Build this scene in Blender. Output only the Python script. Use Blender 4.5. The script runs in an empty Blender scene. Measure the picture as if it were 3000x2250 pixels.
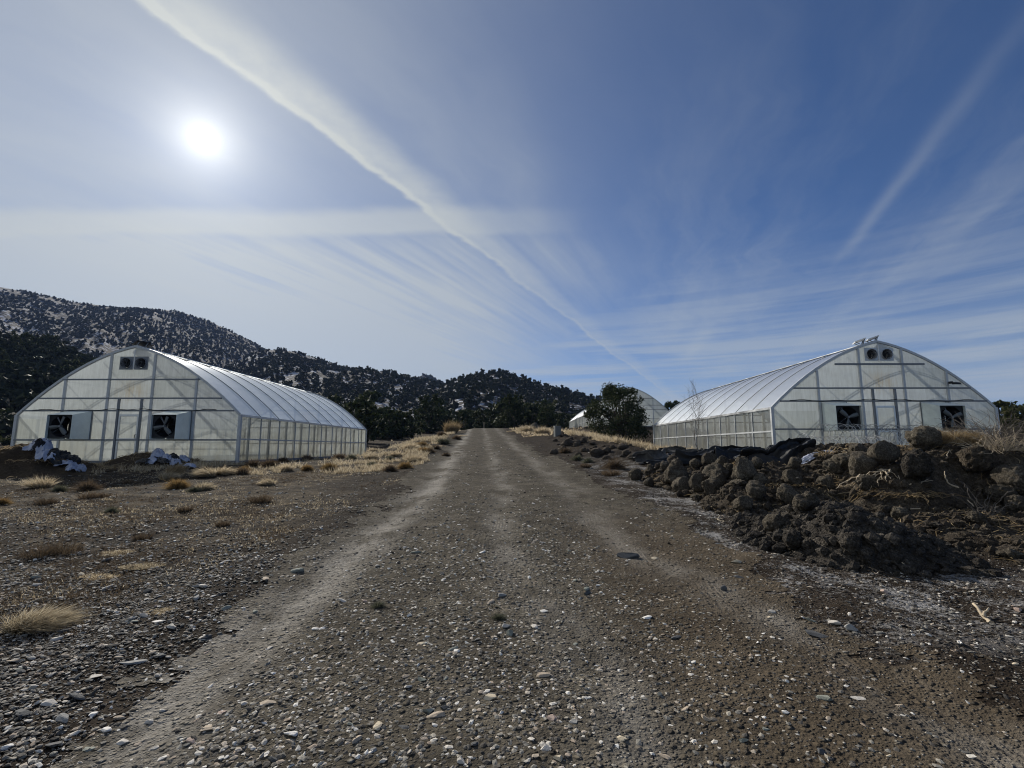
import bpy, math, random
import numpy as np
from mathutils import Vector, Matrix

rng = np.random.default_rng(11)
random.seed(11)
S = bpy.context.scene
COL = S.collection
R = math.radians

# ------------------------------------------------------------------ camera
F_PX, W_PX, H_PX = 1400.0, 3000, 2250          # focal length in pixels of the 3000 px wide photograph
PITCH, YAW, EYE = math.atan(185 / F_PX), R(0.33), 1.6
cam = bpy.data.objects.new('camera', bpy.data.cameras.new('camera'))
COL.objects.link(cam)
cam.location = (0, 0, EYE)
cam.rotation_euler = (R(90) + PITCH, 0, YAW)
cam.data.sensor_width = 36
cam.data.lens = 36 * F_PX / W_PX
cam.data.clip_start = 0.05
cam.data.clip_end = 20000
S.camera = cam
SUN_AZ, SUN_EL = R(-35.24), R(29.57)
SUN = Vector((math.sin(SUN_AZ) * math.cos(SUN_EL), math.cos(SUN_AZ) * math.cos(SUN_EL), math.sin(SUN_EL)))


def ray(px, py):
    x, y, z = px - 1500.0, F_PX, -(py - 1125.0)
    y, z = y * math.cos(PITCH) - z * math.sin(PITCH), y * math.sin(PITCH) + z * math.cos(PITCH)
    return x * math.cos(YAW) - y * math.sin(YAW), x * math.sin(YAW) + y * math.cos(YAW), z


def azel(px, py):
    x, y, z = ray(px, py)
    return math.atan2(x, y), math.atan2(z, math.hypot(x, y))


# ------------------------------------------------------------------ noise (numpy)
def _hash(ix, iy, seed):
    h = (ix.astype(np.int64) * 374761393 + iy.astype(np.int64) * 668265263 + seed * 974711) & 0xffffffff
    h = ((h ^ (h >> 13)) * 1274126177) & 0xffffffff
    return ((h ^ (h >> 16)) & 0xffffff) / float(0xffffff)


def vnoise(x, y, seed=0):
    ix, iy = np.floor(x), np.floor(y)
    fx, fy = x - ix, y - iy
    fx, fy = fx * fx * (3 - 2 * fx), fy * fy * (3 - 2 * fy)
    a, b = _hash(ix, iy, seed), _hash(ix + 1, iy, seed)
    c, d = _hash(ix, iy + 1, seed), _hash(ix + 1, iy + 1, seed)
    return (a + (b - a) * fx) * (1 - fy) + (c + (d - c) * fx) * fy


def fbm(x, y, seed=0, octv=4, gain=0.5):
    s, a, t = 0, 1.0, 0
    for o in range(octv):
        s = s + a * (vnoise(x, y, seed + o * 17) - 0.5)
        t += a
        a *= gain
        x, y = x * 2.03 + 13.1, y * 2.03 + 7.7
    return s / t * 2


def sstep(a, b, x):
    t = np.clip((x - a) / (b - a), 0, 1)
    return t * t * (3 - 2 * t)


def n3(P, seed=0, octv=3, sc=1.0):
    """cheap 3-D noise from three planes"""
    P = P * sc
    return (fbm(P[:, 0] + 5.2, P[:, 1] + 1.3, seed, octv) + fbm(P[:, 1] - 3.1, P[:, 2] + 9.4, seed + 5, octv) + fbm(P[:, 2] + 4.4, P[:, 0] - 8.2, seed + 9, octv)) / 1.6


# ------------------------------------------------------------------ terrain
_yy = np.linspace(-200, 4000, 42001)


def _prof(ys, zs, sm):
    z = np.interp(_yy, ys, zs)
    k = np.hanning(sm)
    k /= k.sum()
    zp = np.concatenate([np.full(sm, z[0]), z, np.full(sm, z[-1])])
    return np.convolve(zp, k, 'same')[sm:-sm]


P_ROAD = _prof([-200, 0, 10, 20, 36, 50, 65, 80, 120, 300, 2000, 4000], [-10, 0, .47, 1.0, 2.1, 3.1, 4.15, 4.6, 5.6, 9, 30, 50], 61)
P_LEFT = _prof([-200, 0, 10, 16, 17, 38, 50, 70, 90, 120, 300, 2000, 4000], [-10, 0, .47, .86, .94, .97, 1.9, 3.4, 4.6, 6, 10, 30, 50], 31)
P_RIGHT = _prof([-200, 0, 10, 16, 19, 37, 50, 58, 86, 120, 300, 2000, 4000], [-10, 0, .47, .9, 1.28, 1.34, 3.2, 4.1, 4.4, 5.6, 9, 30, 50], 31)


def road_c(y):
    return np.interp(y, [-50, 2, 12, 20, 40, 65, 90], [.1, .1, -.1, -.9, -2.4, -4.1, -6])


def terrain0(x, y):
    x, y = np.asarray(x, float), np.asarray(y, float)
    z = np.interp(y, _yy, P_ROAD)
    wl = sstep(-5.0, -10.3, x)
    wr = sstep(6.2, 9.6, x)
    z = z * (1 - wl - wr) + np.interp(y, _yy, P_LEFT) * wl + np.interp(y, _yy, P_RIGHT) * wr
    return z


def terrain(x, y):
    x, y = np.asarray(x, float), np.asarray(y, float)
    z = terrain0(x, y)
    c = road_c(y)
    d = x - c
    on = sstep(3.1, 2.4, np.abs(d))
    # pads under the greenhouses stay flat
    pad = np.maximum(sstep(-21.2, -20.6, x) * sstep(-10.4, -11.2, x), sstep(10.0, 10.7, x) * sstep(20.4, 19.6, x)) * sstep(18.6, 19.3, y) * sstep(38, 36.5, y)
    rough = 0.05 * fbm(x * .45, y * .45, 3, 4) + 0.028 * fbm(x * 2.1, y * 2.1, 5, 4) + 0.012 * fbm(x * 9, y * 9, 6, 3)
    z = z + rough * (1 - .45 * on) * (1 - pad) - .03 * pad
    for o, w, dep, bendx, _q in TRACKS:
        z = z - dep * np.exp(-((d - o - bendx * sstep(7, 2.8, y) - .12 * fbm(y * .25, y * 0 + o * 3, 8, 2)) / w) ** 2) * sstep(70, 40, y)
    z = z + .05 * np.exp(-((np.abs(d) - 2.95) / .3) ** 2) * (.6 + fbm(x * 1.3, y * .8, 12, 3))
    # grassy bank on the left of the road, rough ground on its right
    z = z + .30 * np.exp(-((x - (road_c(y) - 4.6)) / 1.6) ** 2) * sstep(20, 27, y) * sstep(75, 60, y) * (1 + .6 * fbm(x * .6, y * .35, 21, 3))
    z = z + (.22 + .5 * np.maximum(fbm(x * .8, y * .5, 31, 4), -.2)) * np.exp(-((x - (road_c(y) + 6.2)) / 1.8) ** 2) * sstep(16, 20, y) * sstep(52, 40, y)
    # far undulation
    far = sstep(90, 300, np.hypot(x, y))
    return z + far * 6 * fbm(x * .004, y * .004, 40, 4)


TRACKS = ((-2.05, .33, .04, 0., .93), (-.25, .28, .03, .85, .7), (1.4, .35, .03, 1.0, .85))


# heaps beside the road: heights above the terrain
def heap_crumbly(x, y):
    d = ((x - 4.55 + .35 * fbm(y * .9, y * 0, 50, 2)) / 1.0) ** 2 + ((y - 6.95) / 1.35) ** 2
    h = .50 * np.exp(-d * 1.15) + .28 * np.exp(-(((x - 4.1) / .55) ** 2 + ((y - 6.0) / .45) ** 2)) - .10
    return h + (.11 * fbm(x * 3.2, y * 3.2, 51, 5, .62) + .05 * np.abs(fbm(x * 8, y * 8, 52, 3))) * sstep(-.12, .15, h)


def heap_big(x, y):
    sx = sstep(5.6, 7.2, x + .5 * fbm(y * .8, y * 0, 60, 2)) * sstep(18, 14.5, x)
    fr = 8.3 + .7 * fbm(x * .55, x * 0 + 3, 61, 3)
    h = sx * sstep(fr - .55, fr + .45, y) * sstep(15, 12.2, y) * .99
    h = h + .30 * np.exp(-(((x - 8.6) / .9) ** 2 + ((y - 9.3) / .8) ** 2)) + .5 * np.exp(-(((x - 9.6) / 1.0) ** 2 + ((y - 7.5) / .8) ** 2)) + .35 * np.exp(-(((x - 8.7) / .6) ** 2 + ((y - 6.6) / .5) ** 2))
    h = h + .20 * sstep(5.3, 6.2, x) * sstep(5.2, 6.3, y) * sstep(9, 8, y) - .06
    return h + (.26 * fbm(x * 1.1, y * 1.1, 63, 5, .58) + .08 * np.abs(fbm(x * 5, y * 5, 64, 4, .6))) * sstep(-.05, .3, h)


def heap_low(x, y):
    h = .34 * sstep(3.55, 4.6, x + .35 * fbm(y * .9, y * 0 + 5, 70, 2)) * sstep(8.1, 9.2, y) * sstep(16.4, 14.0, y) * sstep(11, 8, x)
    h = h + .35 * np.exp(-(((x - 5.6) / 1.1) ** 2 + ((y - 10.4) / 1.0) ** 2)) + .25 * np.exp(-(((x - 6.3) / 1.0) ** 2 + ((y - 12.6) / 1.0) ** 2)) + .18 * sstep(4.2, 5.8, x) * sstep(12.8, 14.2, y) * sstep(17, 15.5, y) * sstep(11, 9.5, x) - .05
    return h + (.16 * fbm(x * 1.7, y * 1.7, 71, 5, .58) + .06 * np.abs(fbm(x * 6, y * 6, 72, 3))) * sstep(-.05, .2, h)


def heap_left(x, y):
    d = ((x + 15.6) / 1.9) ** 2 + ((y - 15.1) / 1.0) ** 2
    h = .95 * np.exp(-d) - .08
    return h + (.14 * fbm(x * 2, y * 2, 81, 4) + .05 * fbm(x * 9, y * 9, 82, 3)) * sstep(-.05, .25, h)


def heap_left2(x, y):
    d = ((x + 13.4) / 1.45) ** 2 + ((y - 17.4) / .7) ** 2
    h = .52 * np.exp(-d) - .08
    return h + (.08 * fbm(x * 2, y * 2, 83, 4) + .03 * fbm(x * 9, y * 9, 84, 3)) * sstep(-.05, .25, h)


HEAPS = [heap_crumbly, heap_big, heap_low, heap_left, heap_left2]


def surf(x, y):
    x, y = np.asarray(x, float), np.asarray(y, float)
    z = terrain(x, y)
    t = z
    for h in HEAPS:
        z = np.maximum(z, t + h(x, y))
    return z


def place(px, py, lo=1.8, hi=160, f=surf):
    """where the line of sight of a photograph pixel meets the ground"""
    dx, dy, dz = ray(px, py)
    ys = lo * (hi / lo) ** np.linspace(0, 1, 2600)
    d = EYE + dz / dy * ys - f(dx / dy * ys, ys)
    i = np.argmax(d < 0) if (d < 0).any() else int(np.argmin(d))
    y = float(ys[i])
    x = dx / dy * y
    return Vector((x, y, float(f(np.array([x]), np.array([y]))[0])))


def z_at(x, y, f=surf):
    return float(f(np.array([x]), np.array([y]))[0])


# ------------------------------------------------------------------ mesh helpers
def np_mesh(name, V, polys, smooth=False):
    me = bpy.data.meshes.new(name)
    V = np.asarray(V, np.float32)
    polys = [np.asarray(p, np.int32) for p in polys if len(p)]
    me.vertices.add(len(V))
    me.vertices.foreach_set('co', V.ravel())
    nl = sum(p.size for p in polys)
    npol = sum(len(p) for p in polys)
    me.loops.add(nl)
    me.loops.foreach_set('vertex_index', np.concatenate([p.ravel() for p in polys]))
    me.polygons.add(npol)
    tot = np.concatenate([np.full(len(p), p.shape[1], np.int32) for p in polys])
    st = np.concatenate([[0], np.cumsum(tot)[:-1]]).astype(np.int32)
    me.polygons.foreach_set('loop_start', st)
    me.polygons.foreach_set('loop_total', tot)
    me.polygons.foreach_set('use_smooth', np.full(npol, smooth, bool))
    me.update(calc_edges=True)
    return me


def obj(name, me, mat, parent=None, loc=None):
    o = bpy.data.objects.new(name, me)
    COL.objects.link(o)
    if me is not None and mat is not None and not me.materials:
        me.materials.append(mat)
    if parent is not None:
        o.parent = parent
    if loc is not None:
        o.location = loc
    return o


def tag(o, label=None, cat=None, group=None, kind=None):
    for k, v in (('label', label), ('category', cat), ('group', group), ('kind', kind)):
        if v:
            o[k] = v
    return o


def empty(name, loc, label, cat, group=None, rz=0):
    o = bpy.data.objects.new(name, None)
    COL.objects.link(o)
    o.location = loc
    o.rotation_euler = (0, 0, rz)
    o.empty_display_size = .2
    return tag(o, label, cat, group)


class MB:
    def __init__(self):
        self.V, self.F3, self.F4, self.n = [], [], [], 0

    def add(self, V, f4=(), f3=()):
        V = np.asarray(V, float).reshape(-1, 3)
        if len(f4):
            self.F4.append(np.asarray(f4, int) + self.n)
        if len(f3):
            self.F3.append(np.asarray(f3, int) + self.n)
        self.V.append(V)
        self.n += len(V)
        return self

    def hexa(self, b, t):
        return self.add(list(b) + list(t), [(3, 2, 1, 0), (4, 5, 6, 7), (0, 1, 5, 4), (1, 2, 6, 5), (2, 3, 7, 6), (3, 0, 4, 7)])

    def box(self, lo, hi):
        (a, b, c), (d, e, f) = lo, hi
        return self.hexa([(a, b, c), (d, b, c), (d, e, c), (a, e, c)], [(a, b, f), (d, b, f), (d, e, f), (a, e, f)])

    def beam(self, p, q, w, h, up=(0, 0, 1)):
        p, q = Vector(p), Vector(q)
        d = (q - p).normalized()
        up = Vector(up)
        if abs(d.dot(up)) > .95:
            up = Vector((0, 1, 0))
        s = d.cross(up).normalized() * w / 2
        u = s.cross(d).normalized() * h / 2
        return self.hexa([p - s - u, p + s - u, p + s + u, p - s + u], [q - s - u, q + s - u, q + s + u, q - s + u])

    def tube(self, pts, rad, n=6, cap=True):
        pts = [Vector(p) for p in pts]
        if not hasattr(rad, '__len__'):
            rad = [rad] * len(pts)
        V = []
        ref = Vector((.31, .17, .93))
        for i, p in enumerate(pts):
            d = (pts[min(i + 1, len(pts) - 1)] - pts[max(i - 1, 0)])
            if d.length < 1e-9:
                d = Vector((0, 0, 1))
            d.normalize()
            if abs(d.dot(ref)) > .97:
                ref = Vector((.9, .2, .1))
            a = d.cross(ref).normalized()
            b = d.cross(a)
            for k in range(n):
                t = 2 * math.pi * k / n
                V.append(p + (a * math.cos(t) + b * math.sin(t)) * rad[i])
        f = [(i * n + k, i * n + (k + 1) % n, (i + 1) * n + (k + 1) % n, (i + 1) * n + k) for i in range(len(pts) - 1) for k in range(n)]
        self.add(V, f)
        if cap:
            m = self.n - len(V)
            for o, c in ((m, pts[0]), (m + (len(pts) - 1) * n, pts[-1])):
                base = self.n
                self.V.append(np.array([c]))
                self.n += 1
                self.F3.append(np.array([(o + k, o + (k + 1) % n, base) for k in range(n)]))
        return self

    def mesh(self, name, smooth=False):
        return np_mesh(name, np.concatenate(self.V), [np.concatenate(a) for a in (self.F4, self.F3) if a], smooth)

    def build(self, name, mat, parent=None, loc=None, smooth=False):
        return obj(name, self.mesh(name, smooth), mat, parent, loc)


def grid_faces(nx, ny):
    i = np.arange(nx - 1)[None, :] + np.arange(ny - 1)[:, None] * nx
    i = i.ravel()
    return np.stack([i, i + 1, i + 1 + nx, i + nx], 1)


def ico(sub):
    import bmesh
    bm = bmesh.new()
    bmesh.ops.create_icosphere(bm, subdivisions=sub, radius=1)
    V = np.array([v.co[:] for v in bm.verts])
    Fa = np.array([[v.index for v in f.verts] for f in bm.faces])
    bm.free()
    return V, Fa


ICO = {k: ico(k) for k in (1, 2, 3, 4)}


# ------------------------------------------------------------------ materials
class NT:
    """a small writer for shader node trees"""

    def __init__(self, tree):
        self.t, self.n, self.l = tree, tree.nodes, tree.links
        self.n.clear()

    def _in(self, sock, v):
        if v is None:
            return
        if isinstance(v, bpy.types.NodeSocket):
            self.l.new(v, sock)
        else:
            try:
                sock.default_value = v
            except TypeError:
                sock.default_value = tuple(v) + (1,) if sock.type == 'RGBA' else (v, v, v)
            except ValueError:
                sock.default_value = tuple(v) + (1,)

    def node(self, kind, out=0, props=None, **ins):
        nd = self.n.new(kind)
        for k, v in (props or {}).items():
            setattr(nd, k, v)
        for k, v in ins.items():
            k = k.replace('_', ' ')
            if k.startswith('i') and k[1:].isdigit():
                self._in(nd.inputs[int(k[1:])], v)
            else:
                self._in(nd.inputs[k], v)
        return nd.outputs[out]

    def m(self, op, a, b=None, c=None, clamp=False):
        return self.node('ShaderNodeMath', props={'operation': op, 'use_clamp': clamp}, i0=a, i1=b, i2=c)

    def mul(self, a, b): return self.m('MULTIPLY', a, b)
    def addm(self, a, b): return self.m('ADD', a, b)
    def sub(self, a, b): return self.m('SUBTRACT', a, b)

    def ss(self, a, b, x):
        return self.node('ShaderNodeMapRange', props={'interpolation_type': 'SMOOTHSTEP'}, Value=x, From_Min=a, From_Max=b)

    def lin(self, a, b, x, c=0., d=1.):
        return self.node('ShaderNodeMapRange', Value=x, From_Min=a, From_Max=b, To_Min=c, To_Max=d)

    def mix(self, f, a, b, mode='MIX'):
        nd = self.n.new('ShaderNodeMix')
        nd.data_type, nd.blend_type = 'RGBA', mode
        self._in(nd.inputs[0], f)
        self._in(nd.inputs[6], a)
        self._in(nd.inputs[7], b)
        return nd.outputs[2]

    def noise(self, vec, scale, detail=4, rough=.55, out=0):
        return self.node('ShaderNodeTexNoise', out, Vector=vec, Scale=scale, Detail=detail, Roughness=rough)

    def voro(self, vec, scale, out=0, feature='F1', rand=1.):
        return self.node('ShaderNodeTexVoronoi', out, {'feature': feature}, Vector=vec, Scale=scale, Randomness=rand)

    def ramp(self, x, stops):
        nd = self.n.new('ShaderNodeValToRGB')
        e = nd.color_ramp.elements
        while len(e) < len(stops):
            e.new(.5)
        for k, (p, c) in enumerate(stops):
            e[k].position = p
            e[k].color = tuple(c) + (1,) if len(c) == 3 else c
        self._in(nd.inputs[0], x)
        return nd.outputs[0]

    def mapping(self, vec, scale=(1, 1, 1), rot=(0, 0, 0), loc=(0, 0, 0)):
        return self.node('ShaderNodeMapping', Vector=vec, Scale=scale, Rotation=rot, Location=loc)

    def rotmap(self, vec, ang, scale):
        return self.mapping(self.mapping(vec, rot=(0, 0, ang)), scale)

    def bump(self, h, strength=.5, dist=.02, normal=None):
        return self.node('ShaderNodeBump', Height=h, Strength=strength, Distance=dist, Normal=normal)

    def pos(self): return self.node('ShaderNodeNewGeometry', 0)
    def objc(self): return self.node('ShaderNodeTexCoord', 3)
    def rnd(self): return self.node('ShaderNodeObjectInfo', 'Random')
    def island(self): return self.node('ShaderNodeNewGeometry', 'Random Per Island')

    def xyz(self, v):
        nd = self.n.new('ShaderNodeSeparateXYZ')
        self.l.new(v, nd.inputs[0])
        return nd.outputs

    def out(self, sh, kind='ShaderNodeOutputMaterial'):
        o = self.n.new(kind)
        self.l.new(sh, o.inputs[0])


def new_mat(name):
    m = bpy.data.materials.new(name)
    m.use_nodes = True
    return m, NT(m.node_tree)


def principled(t, col, rough=.8, metal=0., normal=None, spec=.4, **kw):
    return t.node('ShaderNodeBsdfPrincipled', Base_Color=col, Roughness=rough, Metallic=metal, Normal=normal, Specular_IOR_Level=spec, **kw)


def m_ground(kind):
    m, t = new_mat(kind)
    p = t.pos()
    x, y, z = t.xyz(p)
    big = t.noise(p, .35, 5, .6)
    mid = t.noise(p, 2.2, 6, .65)
    fine = t.noise(p, 38, 5, .7)
    v1 = t.voro(p, 46)
    c1 = t.voro(p, 46, 1)
    v2 = t.voro(p, 17)
    c2 = t.voro(p, 17, 1)
    r1 = t.xyz(c1)[0]
    r2 = t.xyz(c2)[1]
    if kind == 'road_surface':
        col = t.ramp(t.addm(t.mul(mid, .6), t.mul(fine, .4)), [(.3, (.032, .027, .021)), (.52, (.098, .085, .065)), (.72, (.215, .188, .146))])
        brown = t.mul(t.ss(.3, 1.5, x), t.ss(10., 6., y))
        col = t.mix(t.mul(brown, .75), col, t.ramp(t.addm(t.mul(mid, .5), t.mul(fine, .5)), [(.3, (.040, .030, .020)), (.7, (.145, .112, .076))]))
        # paler dust pressed into the wheel tracks
        yl = t.lin(12, 65, y, 0, 1)
        c = t.mul(yl, -4.0)
        d = t.addm(t.sub(x, c), t.mul(t.sub(t.noise(t.mapping(p, (.2, .35, .2)), 1., 2), .5), .7))
        tr = None
        for o, w, s, bx in ((-2.05, .34, 1., 0.), (-.25, .26, .5, .85), (1.4, .30, .45, 1.0)):
            q = t.m('POWER', t.m('DIVIDE', t.sub(t.sub(d, o), t.mul(t.ss(7, 2.8, y), bx)), w), 2.)
            g = t.mul(t.m('EXPONENT', t.mul(q, -1.)), s)
            tr = g if tr is None else t.m('MAXIMUM', tr, g)
        tread = t.mul(t.mul(tr, t.ss(-1.2, -.6, d)), t.mul(t.ss(.42, .62, t.noise(p, 2.2, 4, .6)), t.m('SINE', t.mul(t.addm(d, t.mul(t.noise(p, 6., 3), .05)), 130.))))
        tr = t.mul(tr, t.ss(.35, .6, t.noise(t.mapping(p, (1, .5, 1)), 1.6, 5, .65)))
        dust = t.ramp(fine, [(.3, (.23, .21, .18)), (.7, (.46, .43, .38))])
        col = t.mix(t.mul(tr, .9), col, dust)
    else:
        col = t.ramp(t.addm(t.mul(mid, .55), t.mul(fine, .45)), [(.3, (.012, .009, .007)), (.5, (.034, .026, .019)), (.72, (.080, .063, .047))])
        tan = t.ramp(fine, [(.3, (.10, .078, .052)), (.7, (.21, .170, .115))])
        patch = t.ss(.47, .60, t.addm(t.mul(t.noise(t.mapping(p, (.45, 1.5, 1)), .8, 6, .65), .6), t.mul(mid, .4)))
        leftish = t.ss(-2.5, -6., x)
        col = t.mix(t.mul(t.mul(patch, .75), leftish), col, tan)
        # pale frost / lime crust beside the heaps
        fr = t.mul(t.ss(2.2, 2.8, x), t.ss(6.2, 4.2, x))
        fr = t.mul(fr, t.mul(t.ss(3.2, 4.4, y), t.ss(24, 15, y)))
        fr = t.mul(fr, t.ss(.48, .60, t.addm(t.mul(t.noise(p, 1.5, 6, .75), .6), t.mul(t.noise(p, 22, 4, .7), .4))))
        col = t.mix(t.mul(fr, .62), col, (.46, .45, .44))
    # individual pebbles too small to model
    st1 = t.mul(t.ss(.42, .25, v1), t.ss(.45, .75, r1))
    peb = t.ramp(t.xyz(c1)[2], [(0, (.04, .037, .032)), (.4, (.10, .092, .078)), (.75, (.30, .275, .23)), (1, (.62, .59, .53))])
    col = t.mix(t.mul(st1, .85 if kind == 'road_surface' else .55), col, peb)
    st2 = t.mul(t.ss(.36, .22, v2), t.ss(.6, .85, r2))
    col = t.mix(t.mul(st2, .8 if kind == 'road_surface' else .5), col, t.ramp(t.xyz(c2)[0], [(0, (.05, .046, .04)), (.6, (.12, .108, .09)), (1, (.42, .40, .35))]))
    h = t.addm(t.mul(fine, .5), t.addm(t.mul(t.ss(.5, .1, v1), t.mul(r1, 1.0)), t.mul(t.mul(t.ss(.42, .1, v2), r2), 2.0)))
    h = t.addm(h, t.mul(t.noise(p, 9, 5, .7), 1.4))
    if kind == 'road_surface':
        h = t.addm(h, t.mul(tread, .28))
    sh = principled(t, col, .93, normal=t.bump(h, 1., .026), spec=.04)
    t.out(sh)
    return m


def m_soil(name, dark, mid_, light, dist=.03, sc=14):
    m, t = new_mat(name)
    p = t.pos()
    a = t.noise(p, sc, 7, .72)
    b = t.noise(p, 1.6, 4, .6)
    fib = t.noise(t.mapping(p, (1, 1, .35), (.4, .3, .8)), 60, 3, .7)
    v = t.addm(t.mul(a, .5), t.addm(t.mul(b, .3), t.mul(fib, .3)))
    col = t.ramp(v, [(.35, dark), (.55, mid_), (.78, light)])
    h = t.addm(t.mul(a, 1.5), t.addm(t.mul(fib, .6), t.mul(t.ss(.5, .0, t.voro(p, sc * 1.8)), .7)))
    t.out(principled(t, col, .97, normal=t.bump(h, 1., dist), spec=.1))
    return m


def m_stone():
    m, t = new_mat('stone')
    p = t.objc()
    isl = t.island()
    rn = t.m('FRACT', t.addm(t.mul(isl, 1.), t.mul(t.rnd(), 7.31)))
    col = t.ramp(rn, [(0, (.045, .040, .034)), (.25, (.085, .076, .065)), (.46, (.15, .137, .117)), (.60, (.225, .215, .19)), (.73, (.42, .38, .31)), (.80, (.36, .28, .21)), (.90, (.60, .55, .47)), (1., (.82, .79, .73))])
    nz = t.noise(t.pos(), 70, 5, .7)
    col = t.mix(.45, col, t.ramp(nz, [(.3, (.35, .35, .35)), (.7, (1.2, 1.2, 1.2))]), 'MULTIPLY')
    t.out(principled(t, col, .85, normal=t.bump(t.addm(nz, t.noise(t.pos(), 22, 4)), .5, .006), spec=.3))
    return m


def m_rock(name, c, var=.25):
    m, t = new_mat(name)
    p = t.pos()
    nz = t.noise(p, 55, 6, .7)
    n2 = t.noise(p, 14, 4, .6)
    lo, hi = tuple(x * (1 - var) for x in c), tuple(min(1, x * (1 + var)) for x in c)
    col = t.ramp(t.addm(t.mul(nz, .5), t.mul(n2, .5)), [(.35, lo), (.65, hi)])
    t.out(principled(t, col, .85, normal=t.bump(t.addm(nz, n2), .6, .006), spec=.3))
    return m


def m_simple(name, c, rough=.6, metal=0., bumps=0., sc=30, var=.15, spec=.4):
    m, t = new_mat(name)
    p = t.objc()
    nz = t.noise(p, sc, 5, .65)
    n2 = t.noise(p, sc * .13, 4, .6)
    lo, hi = tuple(x * (1 - var) for x in c), tuple(min(1, x * (1 + var)) for x in c)
    col = t.ramp(t.addm(t.mul(nz, .4), t.mul(n2, .6)), [(.35, lo), (.65, hi)])
    t.out(principled(t, col, t.lin(.3, .7, n2, max(0, rough - .1), min(1, rough + .1)), metal, t.bump(nz, bumps, .01) if bumps else None, spec))
    return m


def m_leaf(name, stops, trans=.25, rough=.65):
    m, t = new_mat(name)
    c = t.ramp(t.island(), stops)
    c = t.mix(.55, c, t.ramp(t.rnd(), [(0, (.72, .72, .72)), (1, (1.25, 1.2, 1.15))]), 'MULTIPLY')
    d = principled(t, c, rough, spec=.06)
    tr = t.node('ShaderNodeBsdfTranslucent', Color=c)
    t.out(t.node('ShaderNodeMixShader', i0=trans, i1=d, i2=tr))
    return m


def m_poly(name, clear, roof=False, tan=False):
    """milky twin-wall sheet: part clear, mostly scattering light through"""
    m, t = new_mat(name)
    p = t.objc()
    x, y, z = t.xyz(p)
    streak = t.noise(t.mapping(p, (9, 9, .6)), 1., 5, .65)
    blot = t.noise(p, 1.1, 5, .65)
    fine = t.noise(t.mapping(p, (26, 26, 2.2)), 1., 3, .6)
    dirt = t.ss(.36, .68, t.addm(t.addm(t.mul(streak, .42), t.mul(blot, .36)), t.mul(fine, .24)))
    low = t.ss(1.6, .05, z)
    if roof:
        low = 0.0
        streak = t.noise(t.mapping(p, (.7, 6, .7)), 1., 5, .65)
        dirt = t.ss(.5, .78, t.addm(t.mul(streak, .6), t.mul(blot, .4)))
    base = t.mix(t.mul(dirt, .62), (.91, .96, .99), (.54, .57, .58)) if not roof else t.mix(t.mul(dirt, .5), (.92, .93, .93), (.62, .64, .62))
    base = t.mix(t.mul(t.mul(low, t.ss(.35, .7, blot)), .6), base, (.66, .60, .47)) if not roof else base
    cell = t.node('ShaderNodeCombineXYZ', X=t.m('FLOOR', t.addm(t.mul(x, .55), .5)), Y=t.m('FLOOR', t.addm(t.mul(y, .6), .01)), Z=0.0 if roof else t.m('FLOOR', t.mul(z, 1.13)))
    wn = t.node('ShaderNodeTexWhiteNoise', 'Value', Vector=cell if not roof else t.node('ShaderNodeCombineXYZ', X=0., Y=t.m('FLOOR', t.addm(t.mul(y, .599), .01)), Z=0.))
    tone = t.lin(0, 1, wn, .80 if not roof else .86, 1.02)
    base = t.mix(1., base, t.node('ShaderNodeCombineXYZ', X=tone, Y=tone, Z=t.m('POWER', tone, 1.25)), 'MULTIPLY')
    if not roof and not tan:
        gx_ = t.m('EXPONENT', t.mul(t.m('POWER', t.m('ABSOLUTE', t.m('DIVIDE', x, .55)), 2.), -1.))
        gz_ = t.m('EXPONENT', t.mul(t.m('POWER', t.m('ABSOLUTE', t.m('DIVIDE', t.sub(z, 2.95), .38)), 2.), -1.))
        base = t.mix(t.mul(t.mul(gx_, gz_), t.ss(.3, .65, streak)), base, (.70, .57, .36))
    if tan:
        base = t.mix(1., base, t.mix(dirt, (.92, .87, .77), (.66, .61, .51)), 'MULTIPLY')
    rib = t.node('ShaderNodeTexWave', 1, {'wave_type': 'BANDS', 'bands_direction': 'Y' if roof else 'X'}, Vector=p, Scale=6., Distortion=0.)
    nrm = t.bump(t.addm(t.mul(rib, .2), t.mul(t.noise(p, 2.5, 3), 1.)), .25, .02)
    trl = t.node('ShaderNodeBsdfTranslucent', Color=base, Normal=nrm)
    dif = t.node('ShaderNodeBsdfDiffuse', Color=t.mix(.5, base, (.8, .82, .83) if roof else (.55, .57, .57), 'MULTIPLY'), Normal=nrm)
    tra = t.node('ShaderNodeBsdfTransparent', Color=t.mix(t.mul(dirt, .6), (.88, .92, .92), (.5, .52, .48)))
    glo = t.node('ShaderNodeBsdfGlossy', Color=(.9, .93, .95), Roughness=.32 if roof else .38, Normal=nrm)
    a = t.node('ShaderNodeMixShader', i0=.45 if roof else .10, i1=trl, i2=dif)
    b = t.node('ShaderNodeMixShader', i0=clear, i1=a, i2=tra)
    fr = t.node('ShaderNodeLayerWeight', 1, Blend=.35)
    g = t.lin(0, 1, fr, .06, .8 if roof else .25)
    t.out(t.node('ShaderNodeMixShader', i0=g, i1=b, i2=glo))
    return m


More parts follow.
